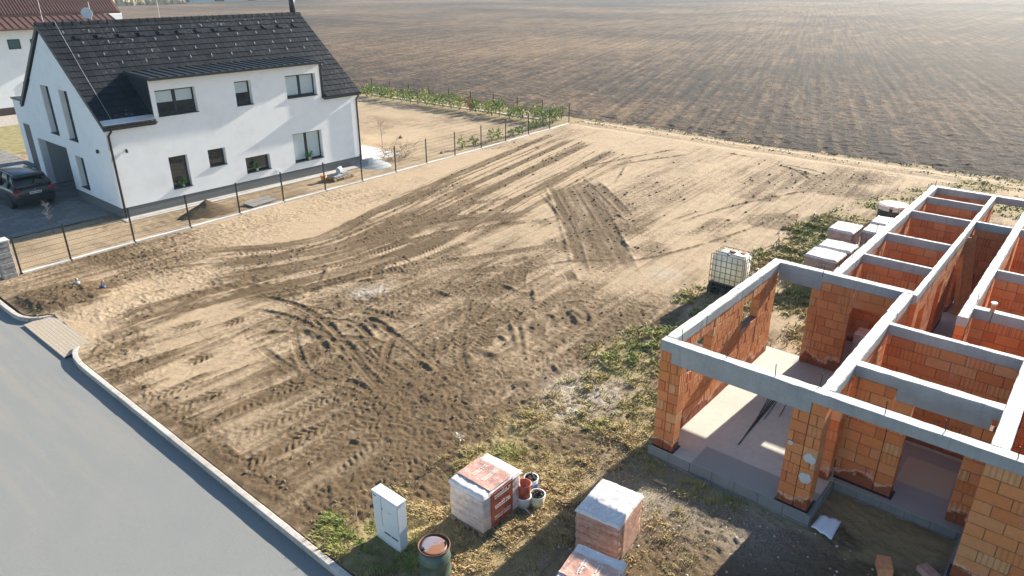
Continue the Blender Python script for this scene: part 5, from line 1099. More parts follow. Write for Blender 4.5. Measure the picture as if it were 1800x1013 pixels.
for a, b in ((-0.31, -0.12), (-0.10, 0.09)): MB().box(-0.1025, -0.0995, a, b, 0.27, 0.305).build('vent_slot', M_BLACK, cab)
# ---- oil drum
def drum_mat():
    t = NT('drum_paint'); v = t.coord('Object'); n = t.noise(v, 6, 8, 0.7); c = t.ramp(t.noise(v, 2, 4), [(0.3, (0.07, 0.105, 0.085)), (0.7, (0.12, 0.155, 0.125))]); c = t.mix(t.fr(n, 0.60, 0.68, 0, 0.85), c, (0.20, 0.085, 0.035)); return t.fin(c, 0.42, 0.25)
def lid_mat():
    t = NT('drum_lid'); v = t.coord('Object'); n = t.noise(v, 2.2, 5, 0.6); c = t.mix(t.fr(n, 0.46, 0.50, 0, 1), (0.20, 0.19, 0.225), (0.25, 0.105, 0.05)); return t.fin(c, 0.6, 0.0)
bx, by = 6.71, 7.55; drum = tag(empty('oil_drum', (bx, by, gz(bx, by) - 0.03)), 'dark green ribbed steel drum with rusty rim and lid in the grass', 'drum')
prof = [(0.285, 0.0), (0.295, 0.012), (0.285, 0.03), (0.283, 0.27), (0.292, 0.285), (0.298, 0.295), (0.292, 0.305), (0.283, 0.32), (0.283, 0.57), (0.292, 0.585), (0.298, 0.595), (0.292, 0.605), (0.283, 0.62), (0.284, 0.84)]
MB().lathe(prof, n=40).build('barrel', drum_mat(), drum, True); MB().lathe([(0.284, 0.84), (0.298, 0.848), (0.300, 0.868), (0.290, 0.880), (0.276, 0.872), (0.274, 0.845)], n=40, cap=False).build('rim', simple('rusty_rim', (0.14, 0.07, 0.045), 0.7, 0.3, var=0.4), drum, True)
lid = MB().lathe([(0.274, 0.846), (0.20, 0.852), (0.0, 0.850)], n=40).build('lid', lid_mat(), drum, True); MB().lathe([(0.035, 0.85), (0.035, 0.872), (0.02, 0.875)], (-0.19, 0.08, 0), 14).build('bung', M_BLACK, lid, True); MB().tube([(0.12, -0.17, 0.853), (0.17, -0.15, 0.862), (0.2, -0.11, 0.862), (0.19, -0.08, 0.853)], 0.008, 5).build('handle', M_BLACK, lid)
# ---- pallets of shrink-wrapped bricks
def film_mat(name, c1, c2, lines=0.5, white=0.5):
    t = NT(name); v = t.coord('Object'); n = t.noise(v, 2.3, 6, 0.65); st = t.new('ShaderNodeMapping'); t.l.new(v, st.inputs['Vector']); st.inputs['Scale'].default_value = (0.5, 0.5, 9.0); s = t.noise(st.outputs['Vector'], 2.2, 5, 0.65)
    m = t.noise(v, 13, 6, 0.7); c = t.ramp(n, [(0.3, c1), (0.7, c2)]); c = t.mix(t.fr(s, 0.42, 0.66, 0, lines), c, tuple(x * 0.45 for x in c1)); c = t.mix(t.fr(m, 0.48, 0.66, 0, white), c, (0.74, 0.72, 0.71))
    t.bump(t.math('ADD', t.noise(v, 9, 5, 0.65), t.math('MULTIPLY', s, 0.8)), 0.55, 0.03)
    return t.fin(c, t.fr(n, 0.3, 0.7, 0.18, 0.42), 0, Coat_Weight=0.3, Coat_Roughness=0.2)
M_FILMW = film_mat('clear_film', (0.52, 0.42, 0.40), (0.68, 0.61, 0.60), 0.45, 0.45); M_FILMP = film_mat('pink_film', (0.50, 0.24, 0.17), (0.60, 0.38, 0.31), 0.85, 0.28); M_PRINT = simple('printed_film', (0.27, 0.06, 0.04), 0.3, var=0.18, scale=4); M_SALMON = film_mat('salmon_film', (0.48, 0.25, 0.18), (0.56, 0.33, 0.25), 0.1, 0.4); M_FILMT = film_mat('white_film', (0.56, 0.50, 0.48), (0.72, 0.70, 0.69), 0.05, 0.45); M_INK = simple('white_ink', (0.72, 0.66, 0.63), 0.5); M_PVIOL = film_mat('violet_film', (0.30, 0.20, 0.20), (0.40, 0.28, 0.27), 0.3, 0.25)
def wrap_box(w, d, z0, z1, amp, seed, nx=12, nz=10):
    """film-wrapped stack: box surface with soft dents, rounded edges"""
    bm = bmesh.new(); bmesh.ops.create_cube(bm, size=2); bmesh.ops.subdivide_edges(bm, edges=bm.edges[:], cuts=23, use_grid_fill=True)
    r = random.Random(seed); h = (z1 - z0) / 2
    for q in bm.verts:
        x, y, z = q.co
        e = 0.0
        k = sorted((abs(x), abs(y), abs(z)))[1]
        sh = 1 - 0.018 * max(0, k - 0.75) / 0.25
        nn = fbm(np.array([x * 2.2 + seed * 3 + z]), np.array([y * 2.2 + z * 1.7]), seed, 3)[0] - 0.5
        zz = z0 + h + z * h; gz_ = ((zz - z0) / 0.19) % 1.0; crs = -0.012 * math.exp(-((min(gz_, 1 - gz_)) / 0.10) ** 2) if abs(z) < 0.99 else 0.0
        x *= 1 + crs * 2 / w; y *= 1 + crs * 2 / d
        q.co = Vector((x * w / 2 * sh + x * amp * nn, y * d / 2 * sh + y * amp * nn, z0 + h + z * h * (1 if z < 0 else sh) + (amp * nn * 0.8 if z > 0.9 else 0)))
    return MB().bm(bm)
def lettering(rows, L, hgt, seed):
    """rows of print as small strokes; x along the row, y up"""
    r = random.Random(seed); out = []
    for k, y in enumerate(rows):
        x = -L / 2
        while x < L / 2:
            w = r.uniform(0.016, 0.03)
            if r.random() < 0.12: x += 0.02; continue
            out.append((x, x + w, y, y + hgt * r.choice((1, 1, 0.75)))); x += w + 0.007
    return out
def brick_pallet(name, c, rz, w, d, z1, side, band, label, seed, top='band', crumple=0.045, logo=True, text=True, low=False, lettered_top=True):
    t = tag(empty(name, (c[0], c[1], (gz(c[0], c[1]) if c[1] < 33 else 0)), rz), label, 'pallet')
    pallet(t, w, d, -0.02, M_OLDWOOD, 0.144)
    pk = wrap_box(w, d, 0.125, z1, 0.035, seed).build('brick_stack', side, t, True)
    if band:
        b = MB(); y = -d / 2 - 0.014
        b.bbox(-w * 0.30, w * 0.26, y - 0.004, y + 0.02, 0.16, z1 - 0.012, 0.002); b = b.build('printed_band', band, t)
        if text:
            m = MB()
            for ri, z in enumerate((0.80, 0.50, 0.20)):
                zz = 0.14 + (z1 - 0.14) * z
                for (x0, x1, q0, q1) in lettering([0, 0.055], w * 0.40, 0.034, seed + ri): m.box(x0 - 0.02, x1 - 0.02, y - 0.0065, y - 0.0042, zz - 0.03 + q0, zz - 0.03 + q1)
                m.add([(-0.05, y - 0.0065, zz + 0.07), (0.0, y - 0.0065, zz + 0.115), (0.05, y - 0.0065, zz + 0.07), (0.035, y - 0.0065, zz + 0.07), (0.0, y - 0.0065, zz + 0.098), (-0.035, y - 0.0065, zz + 0.07)], [(0, 1, 4, 5), (1, 2, 3, 4)])
            tag(m.build('lettering', M_INK, b), kind='stuff')
    # top film: a crumpled sheet folded over the edges
    n = 44; xs = np.linspace(-w / 2 - 0.02, w / 2 + 0.02, n); ys_ = np.linspace(-d / 2 - 0.02, d / 2 + 0.02, n); X, Y = np.meshgrid(xs, ys_)
    Z = z1 + 0.022 + 0.05 * (fbm(X * 3.2 + seed, Y * 3.2, seed, 3) - 0.5) + crumple * np.abs(fbm(X * 6 + seed, Y * 9, seed + 3, 3) - 0.5); e = np.maximum(np.abs(X) / (w / 2), np.abs(Y) / (d / 2)); Z -= 0.075 * sstep(e, 0.96, 1.04)
    tf = grid_mesh('top_film', X, Y, Z, M_FILMT, None, True); tf.parent = t
    if top == 'band':
        X, Y = np.meshgrid(np.linspace(-w * 0.30, w * 0.26, 16), np.linspace(-d / 2 + 0.01, d / 2 - 0.01, 16)); Z = z1 + 0.036 + 0.05 * (fbm(X * 3.2 + seed, Y * 3.2, seed, 3) - 0.5) + 0.02 * fbm(X * 7, Y * 7, seed, 2)
        tb = grid_mesh('top_band', X, Y, Z, M_SALMON, None, True); tb.parent = t
        if lettered_top:
            m = MB()
            for (x0, x1, y0, y1) in lettering([-0.16, -0.11, 0.11, 0.16], w * 0.34, 0.03, seed + 7):
                zz = z1 + 0.045 + 0.05 * (fbm(np.array([(x0 + x1) / 2 * 3.2 + seed]), np.array([y0 * 3.2]), seed, 3)[0] - 0.5) + 0.02 * fbm(np.array([x0 * 7]), np.array([y0 * 7]), seed, 2)[0]
                m.add([(x0, y0, zz), (x1, y0, zz), (x1, y1, zz), (x0, y1, zz)], [(0, 1, 2, 3)])
            tag(m.build('lettering', M_INK, tb), kind='stuff')
    # ends of film
    m = MB(); r = random.Random(seed)
    for k in range(2):
        x = w / 2 * (1 if k else -1); y = -d / 2 + r.random() * 0.1; m.add([(x, y, z1 - 0.02), (x + 0.10, y - 0.05, z1 - 0.05), (x + 0.13, y + 0.03, z1 - 0.10), (x, y + 0.10, z1 - 0.03)], [(0, 1, 2, 3)])
    m.build('film_end', M_FILMT, t)
    return t
brick_pallet('brick_pallet', (8.63, 8.04), 0.0, 1.16, 0.93, 1.0, M_FILMW, M_PRINT, 'shrink-wrapped pallet of bricks with dark red printed band, buckets beside it', 3)
brick_pallet('brick_pallet', (9.53, 5.62), math.radians(7), 1.08, 0.90, 1.05, M_FILMP, M_SALMON, 'shrink-wrapped brick pallet under torn white film at the shadow edge', 5, top='none', text=False)
brick_pallet('brick_pallet', (7.86, 4.93), math.radians(10), 1.0, 0.92, 1.02, M_FILMW, M_SALMON, 'brick pallet with salmon lettered top beside the torn film one', 8)
for k, (c, w, d, l) in enumerate([((25.75, 6.98), 1.06, 1.14, 'violet wrapped brick pallet nearest the open corner room'), ((26.95, 6.92), 0.92, 1.16, 'violet wrapped brick pallet second along from the open corner room'), ((29.45, 7.42), 1.22, 0.96, 'violet wrapped brick pallet standing farthest out from the shell wall'),
                                  ((29.9, 6.28), 1.05, 1.0, 'violet wrapped brick pallet close to the shell wall behind the others'), ((31.1, 6.3), 1.05, 1.0, 'violet wrapped brick pallet next to the round black tub')]):
    brick_pallet('brick_pallet', c, 0.0, w, d, 1.08, M_PVIOL, None, l, 20 + k, top='none', crumple=0.01)
# ---- IBC water tank on pallets
ibc = tag(empty('water_tank', (22.62, 9.14, gz(22.62, 9.14) - 0.02)), 'white caged plastic water tank standing on stacked pallets in the grass', 'tank')
M_PALB = simple('dark_pallet', (0.06, 0.058, 0.055), 0.9, var=0.4, scale=9); M_CAGE = simple('cage_tube', (0.16, 0.16, 0.16), 0.4, 0.6); M_TANK = simple('milky_plastic', (0.84, 0.84, 0.78), 0.4, var=0.04, scale=2)
_nt = M_TANK.node_tree; _tr = _nt.nodes.new('ShaderNodeBsdfTranslucent'); _tr.inputs['Color'].default_value = (0.85, 0.84, 0.74, 1); _mx = _nt.nodes.new('ShaderNodeMixShader'); _mx.inputs[0].default_value = 0.35
_nt.links.new(_nt.nodes['Principled BSDF'].outputs[0], _mx.inputs[1]); _nt.links.new(_tr.outputs[0], _mx.inputs[2]); _nt.links.new(_mx.outputs[0], _nt.nodes['Material Output'].inputs['Surface'])
pallet(ibc, 0.95, 1.18, 0.0, M_PALB); pallet(ibc, 0.95, 1.18, 0.146, M_PALB); pallet(ibc, 0.92, 1.14, 0.292, M_BLACK, 0.13)
bm = bmesh.new(); bmesh.ops.create_cube(bm, size=1)
for q in bm.verts: q.co = Vector((q.co.x * 0.84, q.co.y * 1.06, 0.96 + q.co.z * 1.04))
bmesh.ops.bevel(bm, geom=bm.edges[:], offset=0.08, segments=4, affect='EDGES'); tk = MB().bm(bm).build('tank', M_TANK, ibc, True)
MB().lathe([(0.11, 1.475), (0.11, 1.525), (0.08, 1.53)], (0.1, 0.05, 0), 20).build('cap', simple('red_brown_cap', (0.16, 0.05, 0.04), 0.5), tk, True); MB().lathe([(0.05, 1.475), (0.05, 1.51)], (-0.25, 0.05, 0), 14).build('cap', M_BLACK, tk, True); MB().box(0.15, 0.3, -0.35, -0.2, 1.48, 1.52).build('brick_weight', simple('cap_block', (0.40, 0.16, 0.09), 0.8), tk)
W_, D_ = 0.45, 0.57
for zz in np.linspace(0.45, 1.50, 6): MB().tube([(-W_, -D_, zz), (W_, -D_, zz), (W_, D_, zz), (-W_, D_, zz), (-W_, -D_, zz)], 0.011, 6, False).build('cage_bar', M_CAGE, ibc)
for x in np.linspace(-W_, W_, 6):
    for y in (-D_ - 0.003, D_ + 0.003): MB().tube([(x, y, 0.43), (x, y, 1.51)], 0.011, 6).build('cage_bar', M_CAGE, ibc)
for y in np.linspace(-D_, D_, 7)[1:-1]:
    for x in (-W_ - 0.003, W_ + 0.003): MB().tube([(x, y, 0.43), (x, y, 1.51)], 0.011, 6).build('cage_bar', M_CAGE, ibc)
for x in (-0.2, 0.2): MB().tube([(x, -D_, 1.505), (x, D_, 1.505)], 0.012, 6).build('cage_bar', M_CAGE, ibc)
# ---- round black tub
tub = tag(empty('round_tub', (34.6, 6.9, 0)), 'big round black tub with pinkish cover beyond the brick pallets', 'tub'); MB().lathe([(0.52, 0), (0.58, 0.1), (0.60, 0.85), (0.57, 0.90)], n=36).build('tub', M_BLACK, tub, True); MB().lathe([(0.64, 0.84), (0.64, 0.90), (0.5, 0.935), (0.2, 0.95), (0, 0.95)], n=36).build('cover', simple('pink_cover', (0.60, 0.44, 0.38), 0.5, var=0.1), tub, True)
m = MB(); [m.obox((0.62 * math.cos(a), 0.62 * math.sin(a), 0.82), 0.03, 0.3, 0.20, a) for a in (2.4, 2.9, 3.6, 4.4)]; tag(m.build('film_flap', M_FILMT, tub), kind='stuff')
# ---- buckets behind the printed pallet
def bucket(x, y, r, h, mat, rim, label, fill=None, z=None, seed=0):
    q = gp(x, y); t = tag(empty('bucket', (q[0], q[1], gz(*q) if z is None else z)), label, 'bucket'); MB().lathe([(r * 0.82, 0), (r, h), (r * 0.94, h), (r * 0.78, 0.02)], n=22).build('pail', mat, t, True); MB().lathe([(r * 1.05, h - 0.03), (r * 1.06, h), (r * 0.95, h + 0.005)], n=22, cap=False).build('rim', rim, t, True)
    if fill:
        m = MB(); rr = random.Random(seed)
        for k in range(26): a = rr.uniform(0, 6.28); p = r * 0.7 * rr.random() ** 0.5; m.obox((p * math.cos(a), p * math.sin(a), h - 0.02 + rr.uniform(-0.02, 0.05)), rr.uniform(.04, .12), rr.uniform(.02, .06), rr.uniform(.015, .05), rr.uniform(0, 3), rr.uniform(-.6, .6))
        tag(m.build('scraps', fill, t), kind='stuff')
    return t
M_RAG = simple('dark_rags', (0.04, 0.038, 0.036), 0.9, var=0.6, scale=20)
bucket(933, 862, 0.16, 0.36, simple('white_pail', (0.62, 0.63, 0.64), 0.5, var=0.15, scale=5), M_WPLAST, 'white bucket with blue label full of dark rags behind the pallet', M_RAG, None, 1); q = gp(933, 862); MB().prism([(0.158 * math.cos(a), 0.158 * math.sin(a)) for a in np.linspace(3.4, 5.4, 10)] + [(0.163 * math.cos(a), 0.163 * math.sin(a)) for a in np.linspace(5.4, 3.4, 10)], 2, 0.1, 0.26).build('label_sheet', simple('blue_label', (0.06, 0.16, 0.42), 0.5), [o for o in bpy.data.objects if o.name.startswith('bucket') and o.parent is None][-1])
b4 = bucket(921, 893, 0.15, 0.32, simple('grey_pail', (0.52, 0.51, 0.50), 0.5, var=0.2, scale=5), M_WPLAST, 'greyish white bucket with a red bucket stuck in it'); q4 = gp(921, 893)
bucket(921, 893, 0.15, 0.34, simple('red_pail', (0.36, 0.075, 0.04), 0.45), simple('red_rim', (0.42, 0.10, 0.06), 0.45), 'brick-red bucket stuck inside the greyish white bucket', None, gz(*q4) + 0.30)
bucket(944, 890, 0.17, 0.33, simple('dirty_pail', (0.60, 0.58, 0.40), 0.6, var=0.3, scale=7), simple('pale_rim', (0.66, 0.65, 0.58), 0.5), 'dirty cream bucket full of dark scraps standing clear of the pallet', M_RAG, None, 4)
a = gp(917, 895); b = gp(938, 914); tag(MB().tube([(a[0], a[1], 0.10), (b[0], b[1], 0.07)], 0.014, 6).build('broom_stick', simple('white_stick', (0.66, 0.62, 0.55), 0.6)), 'pale wooden stick lying on the ground by the buckets', 'stick')
# ---- white foam board by the foundation
P = [gp(1400 + x / 4.5, 788 + y / 4.5) for x, y in [(110, 650), (180, 570), (345, 620), (270, 755)]]; c = sum(P) / 4; fb = MB()
n = 9; g_ = [[(P[0] * (1 - i / n) * (1 - j / n) + P[1] * (1 - i / n) * (j / n) + P[3] * (i / n) * (1 - j / n) + P[2] * (i / n) * (j / n)) for i in range(n + 1)] for j in range(n + 1)]
top = [(g_[j][i][0] - c[0], g_[j][i][1] - c[1], 0.07 + 0.035 * abs(math.sin(2.2 * math.pi * i / n)) + 0.03 * (j / n)) for j in range(n + 1) for i in range(n + 1)]; bot = [(x, y, z - 0.02) for x, y, z in top]
k = n + 1; fb.add(top + bot, [(j * k + i, j * k + i + 1, (j + 1) * k + i + 1, (j + 1) * k + i) for j in range(n) for i in range(n)] + [(k * k + j * k + i, k * k + (j + 1) * k + i, k * k + (j + 1) * k + i + 1, k * k + j * k + i + 1) for j in range(n) for i in range(n)] + [(i, k * k + i, k * k + i + 1, i + 1) for i in range(n)] + [(n * k + i, n * k + i + 1, k * k + n * k + i + 1, k * k + n * k + i) for i in range(n)] + [(j * k, (j + 1) * k, k * k + (j + 1) * k, k * k + j * k) for j in range(n)] + [(j * k + n, k * k + j * k + n, k * k + (j + 1) * k + n, (j + 1) * k + n) for j in range(n)])
tag(fb.build('foam_sheet', simple('white_foam', (0.74, 0.80, 0.86), 0.55, var=0.03), None, True, (c[0], c[1], gz(*c))), 'white curved foam sheet lying beside the foundation corner', 'sheet')
# ---- reinforcing bars on the slab
rb_ = tag(empty('rebar_bundle', (*gp(1330, 740, ZF), ZF)), 'bundle of thin dark steel bars lying on the concrete slab', 'rebar'); o_ = gp(1330, 740, ZF)
for k, (p, q) in enumerate([((1362, 702), (1297, 783)), ((1358, 702), (1299, 782)), ((1365, 703), (1301, 778)), ((1352, 698), (1331, 736)), ((1368, 704), (1343, 738)), ((1362, 702), (1318, 757)), ((1382, 712), (1370, 733)), ((1356, 700), (1303, 776))]):
    a = gp(*p, ZF) - o_; b = gp(*q, ZF) - o_; MB().tube([(a[0], a[1], 0.012 + 0.004 * k), (b[0], b[1], 0.012 + 0.004 * (k % 3))], 0.009, 5).build('bar', M_REBAR, rb_)
for p, q in [((1322, 649), (1356, 654)), ((1330, 646), (1368, 662))]:
    a = gp(*p, ZF); b = gp(*q, ZF); tag(MB().tube([(a[0], a[1], ZF + 0.008), (b[0], b[1], ZF + 0.008)], 0.008, 5).build('loose_bar', M_REBAR), 'single thin steel bar lying on the shaded slab', 'rebar', 'loose bars on the slab')
# ---- boards leaning in the corridor
M_PLANK = simple('orange_plank', (0.50, 0.25, 0.09), 0.7, var=0.25, scale=5)
for k, a in enumerate([(25.0, 2.52), (25.35, 2.42), (25.75, 2.34)]):
    pass; t = MB(); t.obox((0, 0, 1.25), 0.03, 0.15, 2.5, 0, 0, 0); o = tag(t.build('plank', M_PLANK, None, loc=(a[0], a[1], ZF)), ('orange-brown board leaning in the corridor, beside the doorway', 'orange-brown board leaning in the corridor between two others', 'orange-brown board leaning in the corridor, innermost of three')[k], 'board'); o.rotation_euler = (-math.radians(7), math.radians(4), 0.3)
# ---- packed bricks inside, seen through the doorway
tag(wrap_box(0.5, 0.5, 0, 0.9, 0.03, 4).build('wrapped_bundle', M_FILMW, None, True, (19.9, 3.95, ZF)), 'pale wrapped bundle standing inside the dark doorway', 'bundle')
# ---- loose bricks and sticks at the foundation
for k, (x, y, rz_, l) in enumerate([(1552, 1004, 0.4, 'orange hollow brick lying on the ground near the foundation'), (1632, 1012, 1.0, 'pinkish broken brick lying on the ground by the big brick wall')]):
    q = gp(x, y); m = MB(); m.bbox(-0.19, 0.19, -0.12, 0.12, 0, 0.22 if k == 0 else 0.14, 0.008); tag(m.build('loose_brick', simple('loose_brick%d' % k, (0.62, 0.27, 0.12) if k == 0 else (0.50, 0.28, 0.22), 0.9, var=0.25, scale=9, bump=0.4), None, loc=(q[0], q[1], gz(*q) - 0.01)), l, 'brick').rotation_euler = (0, 0, rz_)
a, b = gp(1149, 846), gp(1172, 856); tag(MB().obox((0, 0, 0.02), np.linalg.norm(b - a), 0.06, 0.03, math.atan2(*(b - a)[::-1])).build('wood_batten', M_WOOD, None, loc=(*((a + b) / 2), 0.03)), 'short pale batten lying on the ground in front of the slab', 'batten')
# ---- survey stakes and pipe stubs
for (x, y, h, l) in [(808, 795, 0.45, 'short stake with a white ribbon in the dry grass'), (627, 915, 0.4, 'thin pale stake at the grass edge near the cabinet')]:
    q = gp(x, y); t = tag(empty('stake', (q[0], q[1], gz(*q))), l, 'stake'); MB().tube([(0, 0, -0.1), (0.02, 0.01, h)], 0.012, 5).build('stick', M_WOOD, t)
    if h > 0.42:
        m = MB(); leaves(m, (0.02, 0.0, h), (0.05, 0.05, 0.06), 12, 0.09, 1, 0.3, random.Random(3), 0.3); m.build('ribbon', M_FILMT, t)
for (x, y, l) in [(182, 511, 'blue water valve box with a grey stub on the soil mound'), (137, 506, 'small grey pipe stub and loop on the soil mound')]:
    q = gp(x, y); t = tag(empty('pipe_stub', (q[0], q[1], gz(*q) - 0.02)), l, 'pipe'); blue = l.startswith('blue')
    MB().lathe([(0.11, 0), (0.11, 0.1), (0.08, 0.12)], n=14).build('collar', simple('valve_blue' if blue else 'valve_grey', (0.03, 0.05, 0.12) if blue else (0.25, 0.26, 0.27), 0.5), t, True); MB().tube([(0.0, 0, 0.1), (0.0, -0.02, 0.26), (0.05, -0.06, 0.33 if blue else 0.2)], 0.025, 8).build('stub', M_GATE, t, True)
# ---- wheelie bin in the carport
wb = tag(empty('wheeled_bin', (14.6, 40.0, 0.03)), 'black wheeled bin inside the carport opening', 'bin'); MB().prism([(-0.26, 0.0), (0.26, 0.0), (0.32, 0.95), (-0.32, 0.95)], 0, -0.3, 0.3).build('body', M_BLACK, wb); MB().bbox(-0.33, 0.33, -0.35, 0.35, 0.955, 1.01, 0.02).build('lid', simple('bin_lid', (0.02, 0.02, 0.022), 0.5), wb)
# ================================================================== CAR
car = tag(empty('parked_car', (10.45, 41.15, 0.03), math.radians(2)), 'dark grey sport utility car parked on the paved yard before the white gable', 'car')
M_PAINT = NT('car_paint').fin((0.011, 0.012, 0.015), 0.35, 0.0, Coat_Weight=1.0, Coat_Roughness=0.03); M_CGLASS = NT('car_glass').fin((0.008, 0.01, 0.012), 0.04, 0, Specular_IOR_Level=0.8); M_TYRE = simple('tyre', (0.015, 0.015, 0.015), 0.85); M_RIM = simple('alloy', (0.35, 0.35, 0.36), 0.3, 0.8); M_RED = simple('tail_light', (0.30, 0.025, 0.03), 0.15); M_TRIM = simple('car_trim', (0.012, 0.012, 0.013), 0.6)
# body: stations along Y (rear at -2.3), half width and heights; lower tub
def loft(st, cap=True):
    vs = []; fs = []; n = len(st[0][1])
    for y, ring in st: vs += [(x, y, z) for x, z in ring]
    for i in range(len(st) - 1):
        for k in range(n): fs.append((i * n + k, i * n + (k + 1) % n, (i + 1) * n + (k + 1) % n, (i + 1) * n + k))
    if cap: fs += [tuple(range(n))[::-1], tuple((len(st) - 1) * n + k for k in range(n))]
    return MB().add(vs, fs)
def ring(w, z0, zb, zt, ww): return [(-w * 0.9, z0), (w * 0.9, z0), (w, z0 + 0.12), (w * 1.0, zb - 0.12), (w * 0.965, zb), (ww, zt), (-ww, zt), (-w * 0.965, zb), (-w, zb - 0.12), (-w, z0 + 0.12)]
low = [(-2.30, ring(0.78, 0.42, 0.72, 0.92, 0.72)), (-2.22, ring(0.88, 0.28, 0.90, 1.02, 0.80)), (-1.9, ring(0.92, 0.24, 0.98, 1.06, 0.82)), (-0.5, ring(0.925, 0.22, 0.96, 1.03, 0.82)), (0.9, ring(0.92, 0.22, 0.95, 1.0, 0.80)), (1.7, ring(0.91, 0.24, 0.86, 0.94, 0.74)), (2.15, ring(0.86, 0.28, 0.74, 0.84, 0.66)), (2.32, ring(0.72, 0.36, 0.62, 0.72, 0.6))]
bo = loft(low).build('body', M_PAINT, car, True); md = bo.modifiers.new('s', 'SUBSURF'); md.levels = 1; md.render_levels = 2
def cring(w0, z0, w1, z1): return [(-w0, z0), (w0, z0), (w1, z1), (w1 * 0.8, z1 + 0.045), (-w1 * 0.8, z1 + 0.045), (-w1, z1)]
cab_st = [(-2.12, cring(0.80, 0.98, 0.70, 1.12)), (-1.72, cring(0.81, 0.99, 0.62, 1.56)), (-1.0, cring(0.815, 0.99, 0.62, 1.63)), (0.1, cring(0.81, 0.98, 0.62, 1.62)), (0.55, cring(0.80, 0.97, 0.63, 1.50)), (1.25, cring(0.76, 0.95, 0.70, 1.0))]
cg = loft(cab_st).build('greenhouse', M_CGLASS, car, True)
rf = loft([(-2.02, [(-0.62, 1.52), (0.62, 1.52), (0.6, 1.56), (-0.6, 1.56)]), (-1.75, [(-0.645, 1.555), (0.645, 1.555), (0.57, 1.635), (-0.57, 1.635)]), (-1.0, [(-0.64, 1.61), (0.64, 1.61), (0.56, 1.695), (-0.56, 1.695)]), (0.1, [(-0.635, 1.60), (0.635, 1.60), (0.55, 1.68), (-0.55, 1.68)]), (0.52, [(-0.64, 1.49), (0.64, 1.49), (0.56, 1.56), (-0.56, 1.56)])]).build('roof', M_PAINT, car, True)
for s in (-1, 1):
    for (y0, z0, x0), (y1, z1, x1), w in [((0.55, 1.51, 0.64), (1.22, 1.0, 0.745), 0.035), ((-0.42, 1.62, 0.635), (-0.40, 1.0, 0.825), 0.04), ((-1.75, 1.56, 0.63), (-2.1, 1.02, 0.79), 0.07), ((-1.25, 1.61, 0.63), (-1.45, 1.0, 0.82), 0.05)]: MB().tube([(s * x0, y0, z0), (s * (x0 + x1) / 2 * 1.005, (y0 + y1) / 2, (z0 + z1) / 2), (s * x1, y1, z1)], w, 6).build('pillar', M_PAINT, car, True)
    MB().tube([(s * 0.6, -1.6, 1.70), (s * 0.6, -0.6, 1.735), (s * 0.6, 0.2, 1.70)], 0.018, 6).build('roof_rail', M_TRIM, car)
    m = MB(); m.obox((s * 0.76, -2.23, 0.93), 0.28, 0.10, 0.13, -s * 0.25); m.build('tail_light', M_RED, car); MB().obox((s * 0.98, 0.72, 1.03), 0.18, 0.10, 0.14, s * 0.1).build('mirror', M_PAINT, car)
    for y in (-0.9, 0.25): MB().bbox(s * 0.925 - 0.012, s * 0.925 + 0.012, y - 0.1, y + 0.1, 0.86, 0.89, 0.005).build('door_handle', M_PAINT, car)
    for y in (-1.42, 1.38):
        w = MB().lathe([(0.20, -0.11), (0.33, -0.11), (0.355, -0.08), (0.355, 0.08), (0.33, 0.11), (0.20, 0.11)], n=28).build('wheel', M_TYRE, car, True); w.rotation_euler = (0, math.pi / 2, 0); w.location = (s * 0.83, y, 0.355)
        MB().lathe([(0.0, 0.085), (0.06, 0.10), (0.20, 0.085), (0.225, 0.112), (0.235, 0.09), (0.235, -0.09), (0.225, -0.112), (0.2, -0.085), (0.06, -0.1), (0, -0.085)], n=28).build('rim', M_RIM, w, True)
        MB().prism([(y + 0.42 * math.cos(a), 0.36 + 0.42 * math.sin(a)) for a in np.linspace(-0.15, math.pi + 0.15, 16)] + [(y + 0.375 * math.cos(a), 0.36 + 0.375 * math.sin(a)) for a in np.linspace(math.pi + 0.15, -0.15, 16)], 0, s * 0.90 - 0.02, s * 0.90 + 0.045).build('arch_trim', M_TRIM, car)
MB().bbox(-0.80, 0.80, -2.345, -2.2, 0.34, 0.58, 0.04).build('rear_bumper', M_TRIM, car); pl = MB().bbox(-0.26, 0.26, -2.335, -2.32, 0.745, 0.855, 0.004).build('number_plate', simple('plate_white', (0.75, 0.75, 0.74), 0.5), car)
m = MB(); [m.box(-0.2 + k * 0.055, -0.165 + k * 0.055, -2.3375, -2.3355, 0.77, 0.83) for k in range(8) if k != 3]; tag(m.build('plate_characters', M_BLACK, pl), kind='stuff'); MB().box(-0.07, 0.07, -2.31, -2.27, 0.925, 0.955).build('badge', M_RIM, car)
